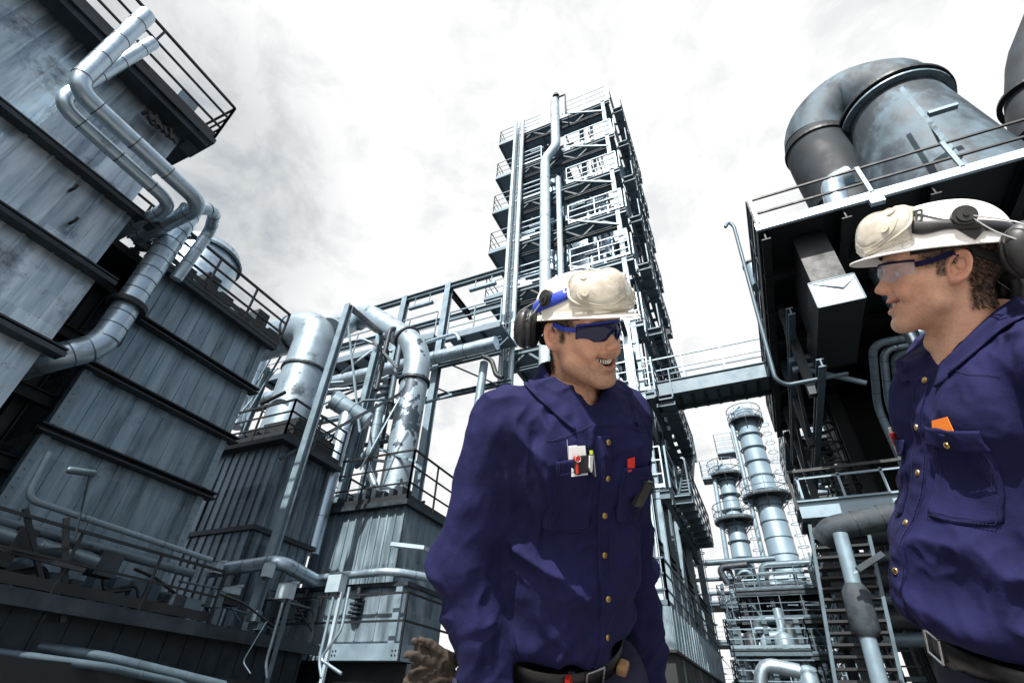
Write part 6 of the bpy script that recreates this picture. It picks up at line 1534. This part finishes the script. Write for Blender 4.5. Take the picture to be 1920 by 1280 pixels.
# ------------------------------------------------------------------ man in sunglasses
def crease(V_, along, f, seed, p=2.2, k=4.0, warp=0.35):
    """long creases running along a direction: sharp ridges, rounded valleys"""
    a = _n(along); t = V_@a; W = V_+(warp/f)*np.c_[vnoise(V_*f*0.6, seed+1)-.5, vnoise(V_*f*0.6, seed+2)-.5, vnoise(V_*f*0.6, seed+3)-.5]*2
    t = W@a; Q_ = (W-np.outer(t, a))*f+np.outer(t*f/k, a)
    r = (1-np.abs(2*vnoise(Q_, seed)-1))**p
    m = sstep(vnoise(Q_*0.45, seed+9), 0.32, 0.68)
    return (r-0.28)*m
def folds1(V_, n):
    x, y, z = V_.T; d = 0.012*(vnoise(V_*[7, 7, 5], 1)-0.5)
    sl = sstep(np.abs(x), 0.150, 0.178); to = 1-sl; fr = sstep(y, 0.0, 0.06)
    d += 0.012*crease(V_, (0.6, 0.2, 1), 20, 31, 2.6)+0.006*crease(V_, (-0.5, 0.6, 1), 38, 37, 3)+0.0010*(vnoise(V_*[90, 90, 70], 3)-0.5)
    # pleats below the yoke
    w = sstep(z, 0.30, 0.38)*sstep(z, 0.53, 0.47)*fr*to
    d += w*0.014*crease(V_, (0.10*np.sign(1), 0.0, 1), 30, 5, 1.5, 7, 0.2)
    # sleeve: long slanting folds over its length, piled rings at the elbow
    d += sl*0.020*crease(V_, (0.25, 0.1, 1), 13, 41, 1.8, 3.5)
    ez = np.exp(-((z-0.12)/0.09)**2)
    d += sl*ez*0.034*crease(V_, (0.9, 0.5, -0.35), 17, 43, 1.6, 4.0)
    d += sl*sstep(z, 0.02, -0.04)*0.02*crease(V_, (0.9, 0.2, 0.5), 22, 44, 1.7, 4)
    # pulls from the armpit across the chest
    ap = np.exp(-(((np.abs(x)-0.130)/0.045)**2+((z-0.35)/0.12)**2))*fr
    d += ap*0.026*crease(V_, (0.35, 0, 1), 19, 45, 1.6, 5)
    # big drapes from the pocket down to the placket, sagging at the waist
    lowr = sstep(z, 0.30, 0.22)*fr*to
    d += lowr*0.026*crease(V_, (1, 0.1, 0.85), 9.5, 47, 1.7, 4.5, 0.5)
    d += lowr*0.012*crease(V_, (1, 0.1, 0.2), 17, 49, 1.8, 4)
    return d
arms1 = {1: ((0.158, -0.015, 0.462), (0.215, -0.035, 0.170), (0.175, 0.075, -0.090)), -1: ((-0.142, -0.015, 0.456), (-0.225, -0.04, 0.17), (-0.300, 0.02, -0.23))}
P1 = make_person('smiling man in dark blue wraparound sunglasses, navy work shirt and helmet, left of the two', (1088, 628), 0.945, (1040, 1172), 0.98, 38, 44, 3, -6, arms1, folds1, 0.012, 1, 0.9, 1.5,
                 dict(shell='helmet', strap='blue', side=1, cup_pos=(0.100, -0.088, 0.020), cup_axis=(0.62, -0.78, 0.1), hub_pos=(0.095, -0.012, 0.092), cup2=((-0.09, -0.085, 0.02), (-0.62, -0.78, 0.1), (-0.095, -0.012, 0.092)), cup_r=0.045), 'lens_dark', 'blue')
def folds2(V_, n):
    x, y, z = V_.T; d = 0.010*(vnoise(V_*[6, 6, 5], 21)-0.5)
    sl = sstep(np.abs(x), 0.150, 0.178); to = 1-sl; fr = sstep(y, 0.0, 0.06)
    d += 0.007*crease(V_, (0.6, 0.2, 1), 18, 61, 2.8)+0.004*crease(V_, (-0.5, 0.6, 1), 38, 67, 3)+0.0010*(vnoise(V_*[90, 90, 70], 3)-0.5)
    lo_ = sstep(z, 0.26, 0.16)
    d += lo_*0.022*crease(V_, (-1, 0.4, -0.25), 12, 63, 1.7, 4.5)+0.020*fr*to*crease(V_, (-1, 0.2, 0.7), 8, 71, 1.7, 4.5)
    d += sstep(z, 0.22, 0.32)*to*0.008*crease(V_, (0.3, 0, 1), 14, 64, 1.7, 5)
    d += sl*0.022*crease(V_, (0.3, 0.2, 1), 13, 65, 1.7, 3.5)
    ap = np.exp(-(((np.abs(x)-0.130)/0.045)**2+((z-0.38)/0.1)**2))
    d += ap*0.028*crease(V_, (0.8, 0, 1), 18, 68, 1.6, 4.5)
    return d
arms2 = {1: ((0.146, -0.055, 0.472), (0.15, -0.14, 0.18), (0.14, -0.02, -0.04)), -1: ((-0.156, -0.055, 0.472), (-0.24, -0.12, 0.17), (-0.25, -0.08, -0.10))}
P2 = make_person('man in clear glasses and white helmet facing left, navy work shirt, at the right edge', (1763, 512), 0.93, (1915, 1175), 0.87, -60, -76, 4, 0, arms2, folds2, 0.022, 2, 0.5, 1.35,
                 dict(shell='helmet_white', strap='black', side=-1, cup_pos=(-0.102, -0.112, 0.012), cup_axis=(-0.93, -0.35, 0.1), hub_pos=(-0.096, -0.025, 0.098), cup2=((0.055, -0.128, -0.055), (0.5, -0.85, -0.1), (0.096, -0.025, 0.098)), cup_r=0.052), 'lens_clear', 'navy', shear=0.13)
# ------------------------------------------------------------------ shirt details and pocket things
I4 = Matrix.Identity(4)
def dress(P, pocket_r, pocket_l, flap, snaps):
    bv, sh = P['bv'], P['shirt']
    pl = cloth_strip(bv, [(0.004, 0.462), (0.0, 0.3), (0.0, 0.15), (0.0, 0.012)], 0.036, 0.0035, 90, 8, 'placket', 'navy', sh, I4, 0.0007)
    for e in (-0.0145, 0.0145): stitches(bv, [(e+.002, 0.458), (e, 0.3), (e, 0.02)], pl, I4, 90, 0.0050)
    for z in snaps: snap(bv, 0.0, z, pl, I4, 0.0062, 0.0050)
    a = pocket(bv, *pocket_r, sh, I4, flap, 0.004, 0.004); b = pocket(bv, *pocket_l, sh, I4, flap, 0.004, 0.004)
    for s in (1, -1): stitches(bv, [(s*0.03, 0.485), (s*0.10, 0.465), (s*0.14, 0.46)], sh, I4, 50, 0.0016)
    return a, b
dress(P1, (0.036, 0.128, 0.275, 0.425), (-0.036, -0.128, 0.275, 0.400), 0.0, (0.450, 0.380, 0.305, 0.228, 0.150, 0.075))
dress(P2, (0.036, 0.128, 0.19, 0.335), (-0.036, -0.128, 0.215, 0.368), 0.034, (0.455, 0.37, 0.285, 0.195, 0.11))
snap(P2['bv'], -0.082, 0.350, P2['shirt'], I4, 0.006, 0.011)
def body_thing(P, name, label, cat, x, z, off, tilt=0.0, sc=0.72):
    """root at a point on the shirt front; returns (root, matrix: x right of picture.., z up along the cloth, y out of the cloth)"""
    p, n_ = surf(P['bv'], x, z, off); n_ = sum((surf(P['bv'], x+dx_, z+dz_, off)[1] for dx_ in (-.02, 0, .02) for dz_ in (-.03, 0, .03)), Vector((0, 0, 0))); n_.normalize(); zz_ = Vector((math.sin(tilt), 0, math.cos(tilt))); zz_ = (zz_-n_*zz_.dot(n_)).normalized(); xx = n_.cross(zz_)
    m = Matrix.Identity(4)
    for i in range(3): m[i][0], m[i][1], m[i][2], m[i][3] = xx[i]*sc, n_[i]*sc, zz_[i]*sc, p[i]
    t = bpy.data.objects.new(name, None); COL.objects.link(t); t.matrix_world = P['FR'] @ m; tag(t, label, cat); return t
def padd(t, mb, name, m, **k): return mbmesh(mb, name, m, t, I4, **k)
# left pocket of the picture (his right): notebook, black meter with red tag, white tool, yellow pen
t = body_thing(P1, 'notepad', 'white paper notepad sticking out of the chest pocket of the man in sunglasses', 'notepad', 0.078, 0.430, 0.004)
padd(t, MB().box(-0.026, -0.004, -0.05, 0.026, 0.002, 0.026), 'pages', 'white'); padd(t, MB().box(-0.027, -0.0052, -0.05, 0.027, -0.0042, 0.028), 'cover', 'white')
t = body_thing(P1, 'clip_meter', 'black clipped device hanging over the chest pocket of the man in sunglasses', 'device', 0.076, 0.420, 0.009)
mb = MB(); mb.box(-0.024, -0.006, -0.030, 0.022, 0.006, 0.016); o = padd(t, mb, 'case', 'leather'); md = o.modifiers.new('b', 'BEVEL'); md.width = 0.004; md.segments = 3
t = body_thing(P1, 'folding_knife', 'silver grey handled tool clipped beside the black pocket device', 'tool', 0.060, 0.418, 0.014)
mb = MB(); mb.add([(-.005, 0, .018), (.006, 0, .02), (.006, 0, -.012), (0, 0, -.024), (-.003, 0, -.02), (-.005, .005, .018), (.006, .005, .02), (.006, .005, -.012), (0, .005, -.024), (-.003, .005, -.02)], [(4, 3, 2, 1, 0), (5, 6, 7, 8, 9), (0, 1, 6, 5), (1, 2, 7, 6), (2, 3, 8, 7), (3, 4, 9, 8), (4, 0, 5, 9)]); padd(t, mb, 'handle', 'white')
t = body_thing(P1, 'key_tag', 'red strap tag with wire ring on the chest pocket of the man in sunglasses', 'tag', 0.088, 0.424, 0.014)
padd(t, MB().box(-.0035, 0, -.034, .0035, .002, .006), 'strap', 'red'); padd(t, MB().tube([(0, 0, .004), (0, 0.006, .004)], 0.0085, 18), 'head', 'red')
padd(t, MB().tube([(0.0085*math.cos(a_*math.pi/12), 0.008, 0.003+0.0085*math.sin(a_*math.pi/12)) for a_ in range(25)], 0.0011, 6, caps=False), 'ring', 'wire')
t = body_thing(P1, 'marker_pen', 'yellow capped marker pen in the chest pocket of the man in sunglasses', 'pen', 0.050, 0.424, 0.007)
padd(t, MB().tube([(0, 0, -.04), (0, 0, .012)], 0.0048, 14), 'barrel', 'leather'); padd(t, MB().tube([(0, 0, .012), (0, 0, .022)], 0.0052, 14), 'cap', 'yellow'); padd(t, MB().bar((0, .008, .012), (-.002, .008, -.045), 0.003), 'clip', 'wire')
t = body_thing(P1, 'thin_rod', 'thin metal rod standing up in the chest pocket of the man in sunglasses', 'tool', 0.100, 0.430, 0.003)
padd(t, MB().tube([(0, 0, -.03), (0.001, 0, .045)], 0.0012, 8), 'rod', 'wire')
t = body_thing(P1, 'red_card', 'small red card peeping from the far pocket of the man in sunglasses', 'card', -0.055, 0.400, 0.005, 0.2)
padd(t, MB().box(-.012, -.001, -.01, .012, .001, .03), 'card', 'red')
t = body_thing(P1, 'mobile_phone', 'flat phone hanging from the far chest pocket of the man in sunglasses', 'phone', -0.095, 0.350, 0.008, -0.25)
o = padd(t, MB().box(-.02, -.006, -.05, .02, .006, .03), 'case', 'rubber'); padd(t, MB().box(-.021, .0062, -.046, .021, .0075, .026), 'screen', 'leather')
# right man
t = body_thing(P2, 'orange_card', 'orange card corner peeping above the flap pocket of the right hand man', 'card', -0.080, 0.384, 0.0035, 0.0, 1.0)
padd(t, MB().add([(-.03, 0, -.02), (.028, 0, -.02), (.026, 0, .004), (-.012, 0, .014), (-.03, .001, -.02), (.028, .001, -.02), (.026, .001, .004), (-.012, .001, .014)], [(3, 2, 1, 0), (4, 5, 6, 7), (0, 1, 5, 4), (1, 2, 6, 5), (2, 3, 7, 6), (3, 0, 4, 7)]), 'card', 'orange')
t = body_thing(P2, 'red_pen', 'red and white pen in the far pocket of the right hand man', 'pen', 0.098, 0.335, 0.006, -0.15, 0.9)
padd(t, MB().tube([(0, 0, -.045), (0, 0, -.012)], 0.0055, 14), 'barrel', 'white'); padd(t, MB().tube([(0, 0, -.012), (0, 0, .018)], 0.006, 14), 'sleeve', 'red')
padd(t, MB().tube([(0, 0, .018), (0, 0, .030)], 0.0035, 12), 'button', 'white'); padd(t, MB().bar((0.006, .004, .014), (.008, .005, -.035), 0.005, .003), 'clip', 'red')
# belts: loops, red tool, knife pouch, gloves
mb = MB(); a = 0.55
for P, a, z in ((P1, 0.35, -0.03), (P2, -0.25, -0.03)):
    for an in (a, a+1.3, a-1.4):
        c_ = Vector((0.152*math.sin(an), 0.136*math.cos(an)+0.004, z)); n_ = Vector((c_.x, c_.y, 0)).normalized(); tt = Vector((0, 0, 1)).cross(n_)
        mb = MB(); mb.bar(c_+Vector((0, 0, .03)), c_-Vector((0, 0, .03)), 0.014, 0.004, up=tuple(n_)); mbmesh(mb, 'belt_loop', 'navy2', P['belt'], I4)
def belt_thing(P, name, label, cat, an, z, off=0.01):
    c_ = Vector(((0.150+off)*math.sin(an), (0.134+off)*math.cos(an)+0.004, z)); n_ = Vector((c_.x, c_.y, 0)).normalized(); zz_ = Vector((0, 0, 1)); xx = n_.cross(zz_)
    m = Matrix.Identity(4)
    for i in range(3): m[i][0], m[i][1], m[i][2], m[i][3] = xx[i], n_[i], zz_[i], c_[i]
    t = bpy.data.objects.new(name, None); COL.objects.link(t); t.matrix_world = P['FR'] @ m; tag(t, label, cat); return t
t = belt_thing(P1, 'red_tool', 'red tool handle tucked into the black belt of the man in sunglasses', 'tool', 0.38, -0.02)
padd(t, MB().bar((0.004, 0, 0.015), (-0.006, 0.004, -0.03), 0.020, 0.010), 'handle', 'red')
t = belt_thing(P1, 'olive_pouch', 'small olive pouch on the belt of the man in sunglasses', 'pouch', -0.55, -0.055, 0.015)
o = padd(t, MB().box(-.018, -.01, -.05, .018, .012, .03), 'bag', 'glove_tan'); md = o.modifiers.new('b', 'BEVEL'); md.width = 0.006; md.segments = 3
# gloves hanging out of the trouser pocket
for i, (px, m_, lb) in enumerate((((800, 1228), 'glove', 'upper worn brown glove hanging at the hip of the man in sunglasses'), ((800, 1258), 'glove', 'lower worn brown glove hanging at the hip of the man in sunglasses'))):
    c_ = at(*px, D=0.93)
    t = thing('work_glove', lb, 'glove', c_, 'work gloves in the hip pocket')
    X_ = Vector(CM.T @ np.array([1., 0, 0])); Y_ = Vector(CM.T @ np.array([0, 1., 0])); Z_ = Vector(CM.T @ np.array([0, 0, 1.]))
    P = grid((-0.09, -0.06, -0.035), (0.09, 0.07, 0.035), 0.0028)
    f = ell(P, (0.030, -0.012, 0), (0.045, 0.028, 0.014))
    if i == 0:
        fg = (((0.0, 0.01), (-0.02, 0.022), (-0.028, 0.034), .0085), ((0.0, 0.0), (-0.030, 0.004), (-0.045, 0.006), .009), ((0.01, -0.014), (-0.015, -0.014), (-0.032, -0.008), .008), ((0.03, 0.012), (0.01, 0.032), (-0.012, 0.040), .008))
    else:
        fg = (((0.0, 0.0), (-0.035, -0.012), (-0.052, -0.032), .010), ((0.0, -0.01), (-0.03, -0.026), (-0.040, -0.05), .0095), ((0.01, -0.018), (-0.012, -0.036), (-0.018, -0.056), .009), ((0.02, 0.01), (-0.012, 0.014), (-0.03, 0.004), .009))
    for k, (a, b, c2_, r_) in enumerate(fg):
        zz_ = 0.008*(k % 2)-0.004
        f = smin(f, cap(P, (*a, zz_), (*b, zz_), r_), 0.008); f = smin(f, cap(P, (*b, zz_), (*c2_, zz_+0.004), r_, r_*0.8), 0.004)
    vv_, qq_ = snet(f, (P[0].min(), P[1].min(), P[2].min()), 0.0028); nn_ = vnormals(vv_, qq_); vv_ = vv_+nn_*(0.004*(ridged(vv_*[70, 90, 60], 3+i)-0.4))[:, None]
    m = Matrix.Identity(4)
    for q in range(3): m[q][0], m[q][1], m[q][2] = X_[q]*.8, Y_[q]*.8, Z_[q]*.8
    col = None
    npmesh('leather', relax(vv_, qq_, 1, .3), qq_, m_, t, mtx=m)

# ------------------------------------------------------------------ loose pieces of one mesh become parts of their own
def split_pieces(o, most=40):
    me = o.data; n = len(me.vertices)
    if not n or n > 60000 or o.modifiers: return
    co = np.empty(n*3, F4); me.vertices.foreach_get('co', co); co = co.reshape(n, 3)
    par = list(range(n))
    def find(a):
        while par[a] != a: par[a] = par[par[a]]; a = par[a]
        return a
    for e in me.edges:
        a, b = find(e.vertices[0]), find(e.vertices[1])
        if a != b: par[b] = a
    roots = np.array([find(i) for i in range(n)]); ids, isl = np.unique(roots, return_inverse=True); k = len(ids)
    if k < 2 or k > 700: return
    lo = np.full((k, 3), np.inf); hi = -lo; np.minimum.at(lo, isl, co); np.maximum.at(hi, isl, co); size = (hi-lo).max(1)
    gap = np.maximum(0, np.maximum(lo[:, None]-hi[None], lo[None]-hi[:, None])); near = np.sqrt((gap**2).sum(2)) <= np.maximum(0.02, 0.5*np.maximum(size[:, None], size[None]))
    lab = np.arange(k)
    while True:
        new = np.array([lab[near[i]].min() for i in range(k)])
        if (new == lab).all(): break
        lab = new
    ps = np.unique(lab)
    if len(ps) < 2 or len(ps) > most: return
    pv = lab[isl]; base = o.name.split('.')[0]
    base = {'side_brackets': 'side_bracket', 'hoops': 'hoop', 'bands': 'band', 'bolts': 'bolt', 'cable_glands': 'cable_gland', 'joint_bands': 'joint_band', 'cross_beams': 'cross_beam', 'floor_beams': 'floor_beam', 'rungs': 'rung'}.get(base, base)
    polys = [tuple(p.vertices) for p in me.polygons]; sm = [p.use_smooth for p in me.polygons]
    for q in ps[1:] if True else ps:
        idx = np.where(pv == q)[0]; mp = {int(v): i for i, v in enumerate(idx)}
        m2 = bpy.data.meshes.new(base); fs = [(tuple(mp[v] for v in p), s_) for p, s_ in zip(polys, sm) if pv[p[0]] == q]
        m2.from_pydata([tuple(map(float, co[v])) for v in idx], [], [f[0] for f in fs]); m2.update(); m2.polygons.foreach_set('use_smooth', [f[1] for f in fs])
        for mt in me.materials: m2.materials.append(mt)
        c = bpy.data.objects.new(base, m2); COL.objects.link(c); c.parent = o.parent; c.location = o.location; c.rotation_euler = o.rotation_euler; c.scale = o.scale
    q = ps[0]; idx = np.where(pv == q)[0]; mp = {int(v): i for i, v in enumerate(idx)}
    fs = [(tuple(mp[v] for v in p), s_) for p, s_ in zip(polys, sm) if pv[p[0]] == q]
    m2 = bpy.data.meshes.new(base); m2.from_pydata([tuple(map(float, co[v])) for v in idx], [], [f[0] for f in fs]); m2.update(); m2.polygons.foreach_set('use_smooth', [f[1] for f in fs])
    for mt in me.materials: m2.materials.append(mt)
    o.data = m2; o.name = base
for o in [x for x in scene.objects if x.type == 'MESH' and x.parent is not None]: split_pieces(o)
